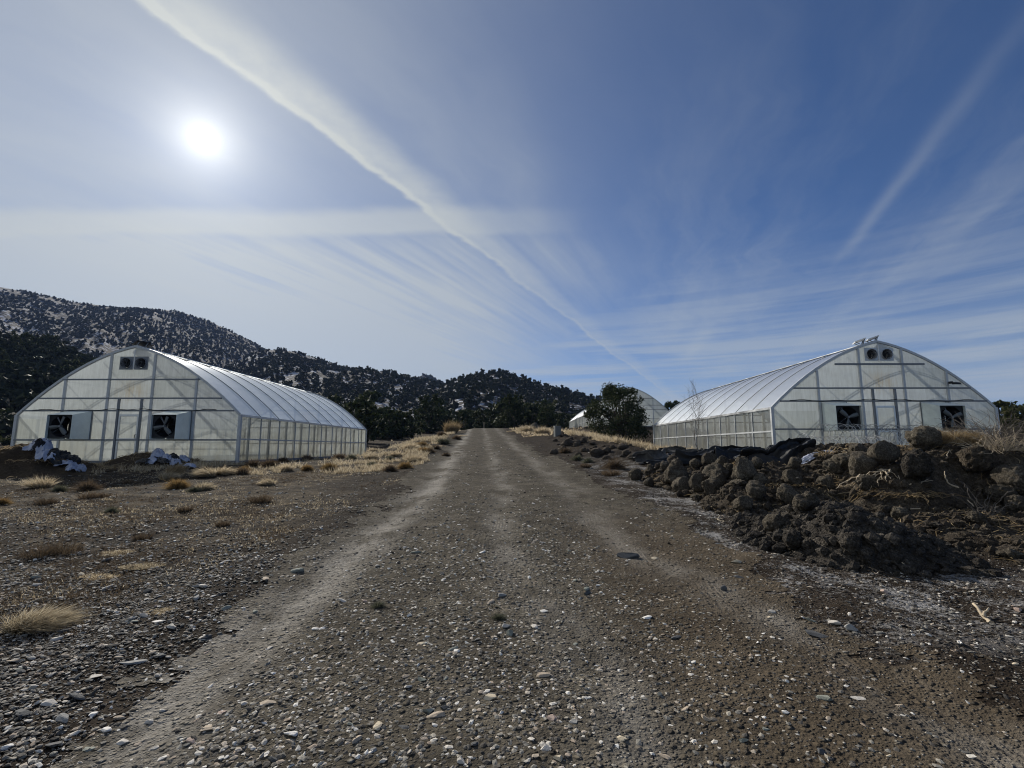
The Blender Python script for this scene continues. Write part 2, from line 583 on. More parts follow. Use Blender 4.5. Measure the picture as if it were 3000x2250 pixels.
def m_hill(name, snow_amt, tint=(1, 1, 1), seed=0., sc=.14):
    m, t = new_mat(name)
    p = t.pos()
    n1 = t.noise(p, .06, 6, .7)
    n2 = t.noise(p, .012, 5, .6)
    col = t.ramp(n1, [(.3, (.013, .012, .011)), (.5, (.022, .020, .018)), (.78, (.052, .045, .036))])
    q = t.mapping(p, (1, 1, 2.4), (0, 0, 0), (seed * 100, 0, 0))
    s = t.addm(t.mul(t.noise(q, sc, 6, .75), .88), t.mul(t.noise(q, .009, 4, .6), .12))
    snow = t.ss(.585 - snow_amt, .625 - snow_amt, s)
    col = t.mix(snow, col, (.40, .43, .50))
    t.out(principled(t, col, .95, spec=.1))
    return m


MAT = dict(
    ground=m_ground('ground_surface'), road=m_ground('road_surface'),
    soil_dark=m_soil('dark_soil', (.010, .009, .007), (.075, .066, .056), (.34, .30, .25), .07, 18),
    soil_brown=m_soil('fibrous_brown_soil', (.015, .012, .009), (.090, .073, .055), (.34, .285, .21), .06, 18),
    straw_heap=m_soil('straw_compost', (.028, .020, .013), (.085, .06, .037), (.19, .145, .09), .05, 16),
    rootball=m_soil('root_ball', (.012, .010, .008), (.135, .116, .09), (.55, .485, .38), .06, 34),
    clod=m_soil('clod', (.02, .016, .013), (.085, .07, .056), (.22, .185, .145), .04, 24),
    stone=m_stone(),
    wall=m_poly('polycarbonate_wall', .26), roof=m_poly('polycarbonate_roof', .36, True), side=m_poly('weathered_polycarbonate_wall', .22, tan=True),
    galv=m_simple('galvanised_steel', (.47, .49, .51), .5, .35, sc=12),
    alu=m_simple('aluminium_trim', (.58, .60, .62), .4, .8, sc=10),
    frame=m_simple('grey_frame', (.20, .215, .235), .55, .2, sc=8),
    hood=m_simple('pale_green_sheet_metal', (.76, .82, .79), .5, .1, sc=5, var=.12),
    dark=m_simple('dark_interior', (.018, .02, .022), .7),
    blade=m_simple('fan_blade_metal', (.13, .145, .15), .5, .2),
    chrome=m_simple('polished_metal', (.85, .86, .88), .28, .9),
    solar=m_simple('solar_cells', (.02, .025, .05), .2, sc=8),
    white=m_simple('white_paint', (.74, .75, .76), .5),
    black_plastic=m_simple('black_plastic_film', (.012, .012, .0125), .44, bumps=.35, sc=9, var=.5, spec=.35),
    grey_plastic=m_simple('dusty_black_plastic', (.075, .071, .065), .6, bumps=.35, sc=12, var=.6, spec=.3),
    white_plastic=m_simple('white_plastic_film', (.40, .42, .50), .45, bumps=.4, sc=9, var=.1),
    wire=m_simple('galvanised_wire', (.62, .62, .60), .5, .3),
    wood=m_simple('bleached_wood', (.46, .38, .27), .8, sc=25, var=.25),
    bark=m_simple('bark', (.06, .048, .038), .9, bumps=.6, sc=25, var=.3),
    twig=m_simple('grey_twig', (.15, .13, .11), .85, var=.25),
    cabinet=m_simple('grey_cabinet', (.15, .16, .155), .55, sc=6),
    jun=m_leaf('juniper_leaves', [(0, (.018, .028, .013)), (.5, (.038, .052, .024)), (.85, (.06, .07, .034)), (1, (.10, .105, .06))], .2),
    jun2=m_leaf('pinyon_leaves', [(0, (.014, .022, .012)), (.6, (.03, .042, .021)), (1, (.06, .07, .036))], .2),
    olive=m_leaf('olive_leaves', [(0, (.035, .045, .014)), (.6, (.065, .075, .026)), (1, (.11, .11, .045))], .25),
    far=m_leaf('far_trees', [(0, (.018, .025, .017)), (.6, (.030, .038, .025)), (1, (.045, .052, .034))], .15),
    blond=m_leaf('blond_grass', [(0, (.25, .20, .125)), (.5, (.47, .395, .275)), (1, (.68, .60, .45))], .55),
    gold=m_leaf('gold_brush', [(0, (.14, .09, .04)), (.5, (.27, .18, .075)), (1, (.42, .30, .14))], .35),
    brown=m_leaf('brown_brush', [(0, (.07, .05, .033)), (.6, (.15, .11, .07)), (1, (.25, .19, .13))], .3),
    sage=m_leaf('grey_green_brush', [(0, (.07, .075, .05)), (.6, (.14, .145, .10)), (1, (.24, .235, .16))], .3),
    tall=m_leaf('tan_reed', [(0, (.20, .14, .075)), (.5, (.33, .25, .14)), (1, (.46, .37, .23))], .35),
)


# ------------------------------------------------------------------ sky and light
def build_world():
    w = bpy.data.worlds.new('World')
    S.world = w
    w.use_nodes = True
    t = NT(w.node_tree)
    d = t.node('ShaderNodeTexCoord', 0)
    x, y, z = t.xyz(d)
    zc = t.m('MAXIMUM', z, .02)
    px, py = t.m('DIVIDE', x, zc), t.m('DIVIDE', y, zc)
    P = t.node('ShaderNodeCombineXYZ', X=px, Y=py, Z=0.)
    sky = t.node('ShaderNodeTexSky', props={'sky_type': 'NISHITA', 'sun_disc': False, 'sun_elevation': SUN_EL, 'sun_rotation': SUN_AZ, 'altitude': 2000., 'air_density': 1.0, 'dust_density': .6, 'ozone_density': 2.0})
    warp = t.node('ShaderNodeVectorMath', props={'operation': 'ADD'}, i0=P, i1=t.node('ShaderNodeVectorMath', props={'operation': 'SCALE'}, i0=t.noise(P, 1.3, 4, .55, 1), Scale=.5))
    sd = t.node('ShaderNodeVectorMath', 1, {'operation': 'DOT_PRODUCT'}, i0=d, i1=tuple(SUN))
    ang = t.m('ARCCOSINE', t.m('MINIMUM', sd, 1.))
    el = t.m('ARCSINE', z)

    def line(ax, ay, bx, by, wid, wob=0., ns=2.):
        L = math.hypot(bx - ax, by - ay)
        tx, ty = (bx - ax) / L, (by - ay) / L
        s = t.addm(t.mul(t.sub(px, ax), tx), t.mul(t.sub(py, ay), ty))
        q = t.addm(t.mul(t.sub(px, ax), -ty), t.mul(t.sub(py, ay), tx))
        if wob:
            q = t.addm(q, t.mul(t.sub(t.noise(P, ns, 4, .6), .5), wob))
        return s, q

    def gauss(q, wid):
        return t.m('EXPONENT', t.mul(t.m('POWER', t.m('ABSOLUTE', t.m('DIVIDE', q, wid)), 2.), -1.))

    # thin cirrus veil, smooth and thick on the sun's side, fibrous below it
    side = t.ss(.52, -.55, x)
    fib = t.noise(t.rotmap(P, R(-66), (.30, 4.6, 1)), 1.5, 6, .6)
    fib2 = t.noise(t.rotmap(warp, R(-60), (.6, 2.4, 1)), 1.2, 6, .6)
    wide = t.noise(t.mapping(warp, (.8, .8, 1), (0, 0, 0), (3.1, 0, 0)), .6, 4, .5)
    veil = t.mul(side, t.addm(.57, t.addm(t.mul(t.sub(wide, .5), .9), t.mul(t.sub(fib2, .5), .35))))
    below = t.mul(t.mul(t.ss(1.9, 2.4, py), t.ss(7., 3.2, py)), t.ss(.38, -.2, x))
    veil = t.addm(veil, t.mul(below, t.addm(.24, t.mul(t.sub(fib, .5), 1.25))))
    lowl = t.mul(t.ss(.42, .12, el), t.ss(.35, -.45, x))
    veil = t.addm(veil, t.mul(lowl, .6))
    # layered streaks close to the horizon
    bandv = t.node('ShaderNodeCombineXYZ', X=t.mul(t.m('ARCTAN2', x, y), 1.4), Y=t.mul(el, 30.), Z=0.)
    bands = t.noise(bandv, 1.0, 6, .6)
    hor = t.mul(t.ss(.42, .06, el), t.addm(.26, t.mul(t.ss(.38, .62, bands), .62)))
    # a long straight bank crossing the sun's side
    bq = t.sub(py, t.addm(2.0, t.mul(t.sub(t.noise(P, 1.6, 4), .5), .22)))
    bank = t.mul(t.mul(t.ss(-.15, -.02, bq), t.ss(.19, .10, bq)), t.mul(t.ss(.45, -.45, px), .62))
    # faint wisps on the blue side
    wis = t.noise(t.rotmap(warp, R(-70), (.4, 2.2, 1)), .9, 6, .6)
    wisps = t.mul(t.ss(.44, .85, wis), t.mul(t.ss(.95, .25, el), .34))
    # condensation trails: one broad with a crisp edge, two thin
    s1, q1 = line(-.811, .93, 1.8, 6.614, .1, .16, 1.5)
    frz = t.mul(t.sub(t.noise(P, 9., 5, .65), .5), .05)
    q1 = t.addm(q1, frz)
    body = t.mul(t.ss(.045, .0, q1), t.ss(-.19, -.05, q1))
    edge = t.mul(gauss(t.sub(q1, .014), .018), .70)
    trail = t.mul(t.addm(t.mul(body, .80), edge), t.mul(t.ss(-.9, -.1, s1), t.addm(.36, t.mul(t.ss(2.4, .5, s1), .64))))
    trail = t.mul(trail, t.lin(.3, .7, t.noise(P, 5., 7, .7), .62, 1.15))
    s2, q2 = line(1.212, 1.034, 1.701, 2.344, .1, .05, 2.5)
    trail2 = t.mul(gauss(q2, .034), t.mul(t.ss(-.5, .9, s2), t.mul(t.ss(1.75, 1.2, s2), .22)))
    s3, q3 = line(.03, 1.62, .22, 2.7, .1, .10, 2.)
    trail3 = t.mul(gauss(q3, .09), t.mul(t.ss(-.7, .1, s3), t.mul(t.ss(1.8, .8, s3), .10)))
    cov = t.m('MAXIMUM', t.m('MINIMUM', t.m('MAXIMUM', veil, 0.), .86), hor)
    s4, q4 = line(1.97, 5.38, 1.58, 3.55, .1, .3, .8)
    trail4 = t.mul(gauss(q4, .10), t.mul(t.ss(-.6, .4, s4), t.mul(t.ss(2.2, 1.2, s4), .30)))
    for c in (bank, trail, wisps, trail2, trail3, trail4):
        cov = t.addm(cov, t.mul(t.sub(1., cov), c))
    cov = t.m('MINIMUM', cov, 1.)
    near = t.m('EXPONENT', t.mul(ang, -2.6))
    cl = t.mix(near, (5.5, 6.0, 6.2), (9.8, 10.0, 9.3))
    col = t.mix(t.mul(cov, SKY['cov']), t.mix(1., sky, SKY['tint'], 'MULTIPLY'), cl)
    # the sun seen through thin ice cloud: disc and aureole
    core = t.mul(t.ss(R(1.4), R(.5), ang), 40.)
    aur = t.addm(t.mul(t.m('EXPONENT', t.mul(ang, -30.)), 11.), t.addm(t.mul(t.m('EXPONENT', t.mul(ang, -12.)), 2.2), t.mul(t.m('EXPONENT', t.mul(ang, -5.)), .6)))
    rays = t.addm(core, aur)
    glow = t.mix(1., (1., .975, .90), t.node('ShaderNodeCombineXYZ', X=rays, Y=rays, Z=rays), 'MULTIPLY')
    col = t.mix(1., col, glow, 'ADD')
    bg = t.node('ShaderNodeBackground', Color=col, Strength=SKY['str'])
    t.out(bg, 'ShaderNodeOutputWorld')


SKY = dict(cov=.92, tint=(.57, .76, 1.02), str=.08)
build_world()
sun = bpy.data.objects.new('sun', bpy.data.lights.new('sun', 'SUN'))
COL.objects.link(sun)
sun.data.energy = 5.0
sun.data.angle = R(.6)
sun.data.color = (1., .94, .84)
sun.rotation_euler = (-SUN).to_track_quat('-Z', 'Y').to_euler()
sun.location = (-20, 30, 40)
S.view_settings.view_transform = 'Standard'
S.view_settings.look = 'None'
S.view_settings.exposure = 0.0
S.view_settings.gamma = 1
S.render.engine = 'CYCLES'
S.cycles.max_bounces = 10
S.cycles.transparent_max_bounces = 16
S.cycles.transmission_bounces = 8
S.cycles.use_denoising = True
S.cycles.filter_width = 1.05
S.cycles.sample_clamp_indirect = 6


# ------------------------------------------------------------------ ground and road
def axis(lo_dense, hi_dense, step, grow, lo, hi):
    a = list(np.arange(lo_dense, hi_dense, step))
    s, v = step, a[-1]
    up = []
    while v < hi:
        s *= grow
        v += s
        up.append(v)
    s, v = step, a[0]
    dn = []
    while v > lo:
        s *= grow
        v -= s
        dn.append(v)
    return np.array(dn[::-1] + a + up)


gx = axis(-3.6, 3.8, .05, 1.026, -3500, 3500)
gy = axis(1.6, 9, .045, 1.013, 9, 3800)
gy = np.concatenate([[-60, -30, -15, -8, -4, -2, -1, 0, .8, 1.3], gy])
GX, GY = np.meshgrid(gx, gy)
GZ = terrain(GX, GY)
V = np.stack([GX.ravel(), GY.ravel(), GZ.ravel()], 1)
Fg = grid_faces(len(gx), len(gy))
obj('ground', np_mesh('ground', V, [Fg], True), MAT['ground'])['kind'] = 'structure'
# the track: its own sheet 6 mm above the ground with ragged edges
cen = V[Fg].mean(1)
dd = np.abs(cen[:, 0] - road_c(cen[:, 1]))
edge = 2.75 + .9 * fbm(cen[:, 0] * .7, cen[:, 1] * .35, 91, 4) + .35 * fbm(cen[:, 0] * 5, cen[:, 1] * 5, 92, 3) - .4 * sstep(20, 40, cen[:, 1])
Fr = Fg[(dd < edge) & (cen[:, 1] > -5) & (cen[:, 1] < 72)]
used, inv = np.unique(Fr, return_inverse=True)
obj('road', np_mesh('road', V[used] + [0, 0, .006], [inv.reshape(Fr.shape)], True), MAT['road'])['kind'] = 'structure'


def heap_object(name, fn, box, step, mat, label, cat='soil heap'):
    x0, x1, y0, y1 = box
    xs, ys = np.arange(x0, x1, step), np.arange(y0, y1, step)
    X, Y = np.meshgrid(xs, ys)
    H = fn(X, Y)
    T = terrain(X, Y)
    Z = T + np.maximum(H, -.05)
    Vv = np.stack([X.ravel(), Y.ravel(), Z.ravel()], 1)
    f = grid_faces(len(xs), len(ys))
    keep = H.ravel()[f].max(1) > -.03
    f = f[keep]
    u, iv = np.unique(f, return_inverse=True)
    o = Vv[u].mean(0)
    o[2] = T.mean()
    ob = obj(name, np_mesh(name, Vv[u] - o, [iv.reshape(f.shape)], True), mat, loc=o)
    return tag(ob, label, cat)


heap_object('soil_heap', heap_crumbly, (2.4, 7.4, 4.6, 9.6), .022, MAT['soil_dark'], 'dark crumbly soil heap spilling toward the gravel track below the root balls')
heap_object('soil_heap', heap_big, (4.6, 18.5, 4.8, 15.5), .03, MAT['soil_brown'], 'largest brown soil heap with a steep shaded face and straw in it')
heap_object('soil_heap', heap_low, (2.8, 11.8, 7.8, 17.2), .03, MAT['soil_brown'], 'low spread of brown soil under the scattered root balls beside black plastic')
heap_object('compost_heap', heap_left, (-18.5, -12.8, 12.8, 17.4), .035, MAT['straw_heap'], 'brown heap of dead plants with white bags behind it near the shutter fan', 'compost heap')
heap_object('compost_heap', heap_left2, (-15.8, -11.0, 16.2, 18.6), .03, MAT['straw_heap'], 'flat heap of dead stems topped by white bags beside the greenhouse door', 'compost heap')


# ------------------------------------------------------------------ hills
class Hill:
    def __init__(self, name, sil, d0, d1, mat, rough=.05, foot=None, seed=1, expo=1.15, na=260, nr=90):
        A = [azel(px * 1.3562, py * 1.3562) for px, py in sil]
        az = np.array([a for a, e in A])
        el = np.array([e for a, e in A])
        self.az = np.linspace(az[0], az[-1], na)
        zr = EYE + d1 * np.tan(np.interp(self.az, az, el))
        t = np.concatenate([np.linspace(0, 1, nr), np.linspace(1.02, 1.9, 24)])
        self.t = t
        TT, AA = np.meshgrid(t, self.az)
        rr = d0 + (d1 - d0) * TT
        zf = terrain(np.sin(AA) * d0, np.cos(AA) * d0) - 1.5
        up = np.where(TT <= 1, np.clip(TT, 0, 1) ** expo, np.clip(1 - ((TT - 1) / .9) ** 1.5, 0, 1))
        Z = zf + (zr[:, None] - zf) * up
        wl = d1 * .16
        k = np.minimum(np.sin(np.pi * np.clip(TT, 0, 1)) ** .8, 1)
        X, Y = np.sin(AA) * rr, np.cos(AA) * rr
        rel = np.clip(zr[:, None] - zf, 0, None)
        gul = fbm(AA * d1 / wl * 1.6, TT * 1.2 + seed, seed, 5, .55)
        Z = Z + k * rel * rough * 3 * gul + rel * .012 * fbm(X * .03, Y * .03, seed + 3, 4)
        self.X, self.Y, self.Z = X, Y, Z
        n, mth = X.shape
        o = obj(name, np_mesh(name, np.stack([X.ravel(), Y.ravel(), Z.ravel()], 1), [grid_faces(mth, n)[:, ::-1]], True), mat)
        o['kind'] = 'structure'
        self.nr, self.d0, self.d1 = nr, d0, d1

    def scatter(self, n, seed, dens=None, tmin=.0, tmax=1.06):
        r = np.random.default_rng(seed)
        m = n * 3
        a = r.random(m)
        t = np.sqrt(tmin ** 2 + r.random(m) * (tmax ** 2 - tmin ** 2))
        fa = a * (len(self.az) - 1.001)
        ft = np.interp(t, self.t, np.arange(len(self.t)))
        ia, it = fa.astype(int), np.minimum(ft.astype(int), len(self.t) - 2)
        u, v = fa - ia, ft - it

        def bl(G):
            return (G[ia, it] * (1 - u) + G[ia + 1, it] * u) * (1 - v) + (G[ia, it + 1] * (1 - u) + G[ia + 1, it + 1] * u) * v
        Pt = np.stack([bl(self.X), bl(self.Y), bl(self.Z)], 1)
        q = fbm(Pt[:, 0] * .02, Pt[:, 1] * .02, seed, 4) + .6 * fbm(Pt[:, 0] * .09, Pt[:, 1] * .09, seed + 1, 2)
        return Pt[q > np.quantile(q, .14)][:n]


SILA = [(-700, 560), (-350, 590), (-150, 600), (0, 618), (50, 628), (100, 640), (150, 652), (200, 658), (260, 666), (330, 668), (390, 675), (440, 690), (500, 716), (560, 748), (600, 770), (680, 812), (760, 850), (900, 900)]
SILB = [(470, 930), (560, 860), (640, 812), (690, 783), (720, 774), (790, 760)]
SILB = [(330, 930), (420, 850), (500, 790), (560, 758), (600, 754), (640, 760), (700, 779), (745, 796), (800, 803), (840, 815), (920, 850), (1000, 890)]
SILC = [(560, 935), (660, 850), (740, 801), (800, 799), (822, 803), (838, 803), (864, 811), (887, 816), (950, 828), (966, 836), (1040, 870), (1150, 905)]
SILF = [(860, 835), (890, 818), (914, 811), (934, 813), (954, 827), (990, 850)]
SILD = [(880, 905), (930, 860), (964, 831), (990, 819), (1024, 813), (1050, 808), (1070, 805), (1094, 810), (1125, 818), (1154, 828), (1195, 839), (1236, 848), (1276, 858), (1340, 872), (1430, 892), (1560, 915)]
SILE = [(-700, 640), (-300, 690), (-100, 716), (0, 733), (60, 742), (110, 752), (190, 785), (250, 822), (330, 868), (430, 900), (560, 930)]
hA = Hill('mountain', SILA, 240, 900, m_hill('mountain_surface', .05, sc=.16), .05, seed=3)
hF = Hill('hill', SILF, 500, 1000, m_hill('far_hill_surface', -.02, seed=4.), .03, seed=9, na=60, nr=30)
hB = Hill('hill', SILB, 150, 520, m_hill('middle_hill_surface', .07, seed=1.), .05, seed=5)
hC = Hill('hill', SILC, 130, 380, m_hill('near_hill_surface', .065, seed=2.), .05, seed=6)
hD = Hill('hill', SILD, 120, 300, m_hill('round_hill_surface', .07, seed=3.), .05, seed=7)
hE = Hill('hill', SILE, 70, 230, m_hill('side_hill_surface', -.12, seed=5.), .04, seed=8)


# ------------------------------------------------------------------ trees
def leaf_quads(P, N, size, r, aspect=1.6):
    """small bent leaf faces at points P, tilted about directions N"""
    n = len(P)
    a = r.normal(size=(n, 3))
    a /= np.linalg.norm(a, axis=1)[:, None]
    a = a + N * .5
    a /= np.linalg.norm(a, axis=1)[:, None] + 1e-9
    b = np.cross(a, r.normal(size=(n, 3)))
    b /= np.linalg.norm(b, axis=1)[:, None] + 1e-9
    s = size * (.6 + .8 * r.random((n, 1)))
    a, b = a * s * aspect * .5, b * s * .5
    Vq = np.stack([P - a, P + b * .8, P + a, P - b * .8], 1).reshape(-1, 3)
    return Vq, np.arange(4 * n).reshape(-1, 4)


def crown(r, W, H, clumps, leaves, size, base=.12, lobes=.35, shape='round', core=True):
    """foliage as many small faces gathered in clumps on an uneven rounded body; returns vertices, quads, clump centres"""
    C, Rr = [], []
    sd = int(r.integers(1e6))
    while len(C) < clumps:
        th, u = r.random() * 2 * math.pi, r.random()
        zz = base + (1 - base) * u
        if shape == 'round':
            rad = math.sqrt(max(0, 1 - ((u - .38) / .64) ** 2)) if u > .38 else .72 + .28 * math.sqrt(max(0, 1 - ((u - .38) / .38) ** 2))
        elif shape == 'cone':
            rad = (1 - u) ** .75 * .95 + .08
        else:
            rad = math.sqrt(max(0, 1 - (2 * u - 1) ** 2)) * .8 + .15
        rad *= 1 + lobes * float(fbm(np.array([math.cos(th) * 1.3 + 9]), np.array([math.sin(th) * 1.3 + u * 1.8]), sd, 3)[0])
        k = r.random() ** .42
        C.append((math.cos(th) * rad * k * W / 2, math.sin(th) * rad * k * W / 2, zz * H))
        Rr.append((.075 + .085 * r.random()) * W * (1.15 - .35 * u))
    C, Rr = np.array(C), np.array(Rr)
    N = r.normal(size=(clumps * leaves, 3))
    N /= np.linalg.norm(N, axis=1)[:, None]
    N[:, 2] = N[:, 2] * .85 + .1
    k = r.random((clumps * leaves, 1)) ** .5
    P = np.repeat(C, leaves, 0) + N * k * np.repeat(Rr, leaves)[:, None]
    P[:, 2] = np.maximum(P[:, 2], .04 * H)
    Vq, f = leaf_quads(P, N, size, r)
    return Vq, f, C


def trunk(r, H, C, n_limb=7, rad=.12, fork=True):
    mb = MB()
    stems = 3 if fork else 1
    for s in range(stems):
        a = r.random() * 6.28
        top = Vector((math.cos(a) * .25 * H * .5, math.sin(a) * .25 * H * .5, H * .6)) if fork else Vector((0, 0, H * .85))
        pts = [Vector((0, 0, -.15)).lerp(top, k / 5) + Vector((r.normal() * .03 * H, r.normal() * .03 * H, 0)) * (k > 0) for k in range(6)]
        mb.tube(pts, [rad * (1 - .14 * k) for k in range(6)], 7)
    for c in C[r.permutation(len(C))[:n_limb]]:
        q = Vector(c)
        p0 = Vector((0, 0, H * (.12 + .3 * r.random())))
        mid = p0.lerp(q, .5) + Vector((r.normal() * .06 * H, r.normal() * .06 * H, -.02 * H))
        mb.tube([p0, mid, q], [rad * .5, rad * .35, rad * .12], 5)
    return mb


def make_tree(name, loc, W, H, clumps, leaves, size, mat, label, seed, group=None, shape='round', rad=.12, cat='tree', limbs=9, lobes=.45, lean=0.):
    r = np.random.default_rng(seed)
    root = empty(name, loc, label, cat, group)
    Vq, f, C = crown(r, W, H, clumps, leaves, size, shape=shape, lobes=lobes, base=.06)
    Vq[:, 0] += lean * Vq[:, 2]
    C[:, 0] += lean * C[:, 2]
    obj('crown', np_mesh('crown', Vq, [f]), mat, root)
    trunk(r, H, C, limbs, rad).build('trunk', MAT['bark'], root, smooth=True)
    return root


def copy_tree(o, parent=None):
    c = o.copy()
    COL.objects.link(c)
    c.parent = parent
    for ch in o.children:
        copy_tree(ch, c)
    return c


# the big juniper in front of the far greenhouse
p = place(1820, 1275, f=terrain)
k = 42.0 / p.y
jx = (1822 - 1508) / F_PX * 42
jz = z_at(jx, 42, terrain)
make_tree('juniper_tree', (jx, 42, jz - .1), 5.2, 4.0 + 2.95 - jz, 165, 95, .115, MAT['jun'], 'large round dark juniper standing in front of the farthest greenhouse', 5, rad=.16, limbs=26, lobes=.55, lean=-.14)
for px, top, Y, W, lab in ((1972, 1178, 66, 3.4, 'dark round juniper peeking over the roofs between two greenhouses'),
                           (2938, 1178, 47, 3.0, 'olive green juniper just past the end of the greenhouse with roof panels'),
                           (2990, 1186, 44, 2.8, 'olive green juniper behind the grey dead brush at the picture edge')):
    x = (px - 1508) / F_PX * Y
    z = z_at(x, Y, terrain)
    make_tree('juniper_tree', (x, Y, z - .1), W, EYE + (1310 - top) / F_PX * Y - z, 70, 60, .19, MAT['olive'] if px > 2500 else MAT['jun'], lab, 100 + px, 'junipers around the greenhouses')

# woodland at the foot of the hills: single trees copied from a few grown ones
protos = []
for i in range(9):
    r = np.random.default_rng(300 + i)
    W = 1.0
    Vq, f, C = crown(r, 1., (.95, 1.05, 1.2, .9, 1.1, 1.3, .85, 1., 1.15)[i], 44, 30, .075, base=.06, shape=('round', 'round', 'oval')[i % 3], lobes=.4)
    cm = np_mesh('crown', Vq, [f])
    cm.materials.append((MAT['jun'], MAT['jun2'], MAT['jun'])[i % 3])
    tm = trunk(r, 1., C, 6, .03).mesh('trunk', True)
    tm.materials.append(MAT['bark'])
    protos.append((cm, tm))


def wood_tree(i, x, y, z, s, label, group):
    cm, tm = protos[i % len(protos)]
    o = empty('juniper_tree', (x, y, z - .08 * s), label, 'tree', group, rz=random.random() * 6.28)
    o.scale = (s, s, s * (.85 + .3 * random.random()))
    obj('crown', cm, None, o)
    obj('trunk', tm, None, o)
    return o


def clear_of_buildings(x, y):
    return not ((-22 < x < -9.8 and 15 < y < 40) or (9 < x < 21 and 15 < y < 40) or (7.5 < x < 20.5 and 54 < y < 88))


WOOD_LABEL = ('bushy dark juniper in the woodland where the track ends', 'dark juniper in the woodland beyond the long bright greenhouse', 'dark juniper on the wooded slope behind the greenhouse with the open sided fans')
tr = np.random.default_rng(77)
cnt, tries = 0, 0
spots = []
while cnt < 285 and tries < 60000:
    tries += 1
    a = tr.uniform(R(-52), R(11))
    d = 50 * (tr.random() ** .9 * 3.0 + 1) if a < R(-12) else 66 * (tr.random() ** .9 * 1.9 + 1)
    x, y = math.sin(a) * d, math.cos(a) * d
    if not clear_of_buildings(x, y) or y < 43 or (y < 72 and abs(x - float(road_c(y))) < 4.2) or (y < 68 and -9 < x < 24):
        continue
    if any((x - sx) ** 2 + (y - sy) ** 2 < (2.1 + d * .012) ** 2 for sx, sy in spots):
        continue
    spots.append((x, y))
    z = z_at(x, y, terrain)
    s = tr.uniform(2.6, 5.0) if tr.random() > .15 else tr.uniform(5., 6.3)
    if y > 95 and a < R(-30):
        # on the lower slope of the side hill
        i = int(np.argmin((hE.X - x) ** 2 + (hE.Y - y) ** 2))
        z = max(z, float(hE.Z.ravel()[i]) - .3)
    li = 0 if a > R(-14) else (1 if a > R(-31) else 2)
    wood_tree(int(tr.integers(99)), x, y, z, s, WOOD_LABEL[li], 'woodland junipers at the foot of the hills')
    cnt += 1
# the first row along the left of the track and past its end, which shows largest
# far trees: too many to count, one object
def far_trees(name, sets, mat, kindname):
    Vs, Fs, n0 = [], [], 0
    r = np.random.default_rng(5)
    pro = []
    for k in range(7):
        Vq, f, C = crown(r, 1., .95, 9, 7, .26, base=.1, lobes=.5)
        IV, IF = ICO[1]
        Vc = IV * np.array([.34, .34, .34]) * (1 + .25 * r.normal(size=(len(IV), 1))) + [0, 0, .42]
        tri = np.concatenate([IF, IF[:, :1]], 1)
        pro.append((Vq, f, Vc, IF))
    q4, q3 = [], []
    for Pt, smin, smax in sets:
        for j in range(len(Pt)):
            Vq, f, Vc, IF = pro[int(r.integers(7))]
            s = smin + (smax - smin) * r.random() ** 1.6
            a = r.random() * 6.28
            ca, sa = math.cos(a), math.sin(a)
            M = np.array([[ca, sa, 0], [-sa, ca, 0], [0, 0, .8 + .4 * r.random()]]) * s
            vv = np.concatenate([Vq, Vc]) @ M + Pt[j] - [0, 0, .12 * s]
            Vs.append(vv)
            q4.append(f + n0)
            q3.append(IF + n0 + len(Vq))
            n0 += len(vv)
    o = obj(name, np_mesh(name, np.concatenate(Vs), [np.concatenate(q4), np.concatenate(q3)]), mat)
    o['kind'] = 'stuff'
    return o


far_trees('woods', [(hA.scatter(15000, 1, tmin=.12), 1.6, 3.3), (hF.scatter(500, 9, tmin=.5), 3, 6), (hB.scatter(3000, 2), 2.0, 4.2), (hC.scatter(1700, 3), 1.9, 4.0), (hD.scatter(1200, 4), 1.9, 4.2), (hE.scatter(2100, 6), 2.2, 4.8)], MAT['far'], 'woods')



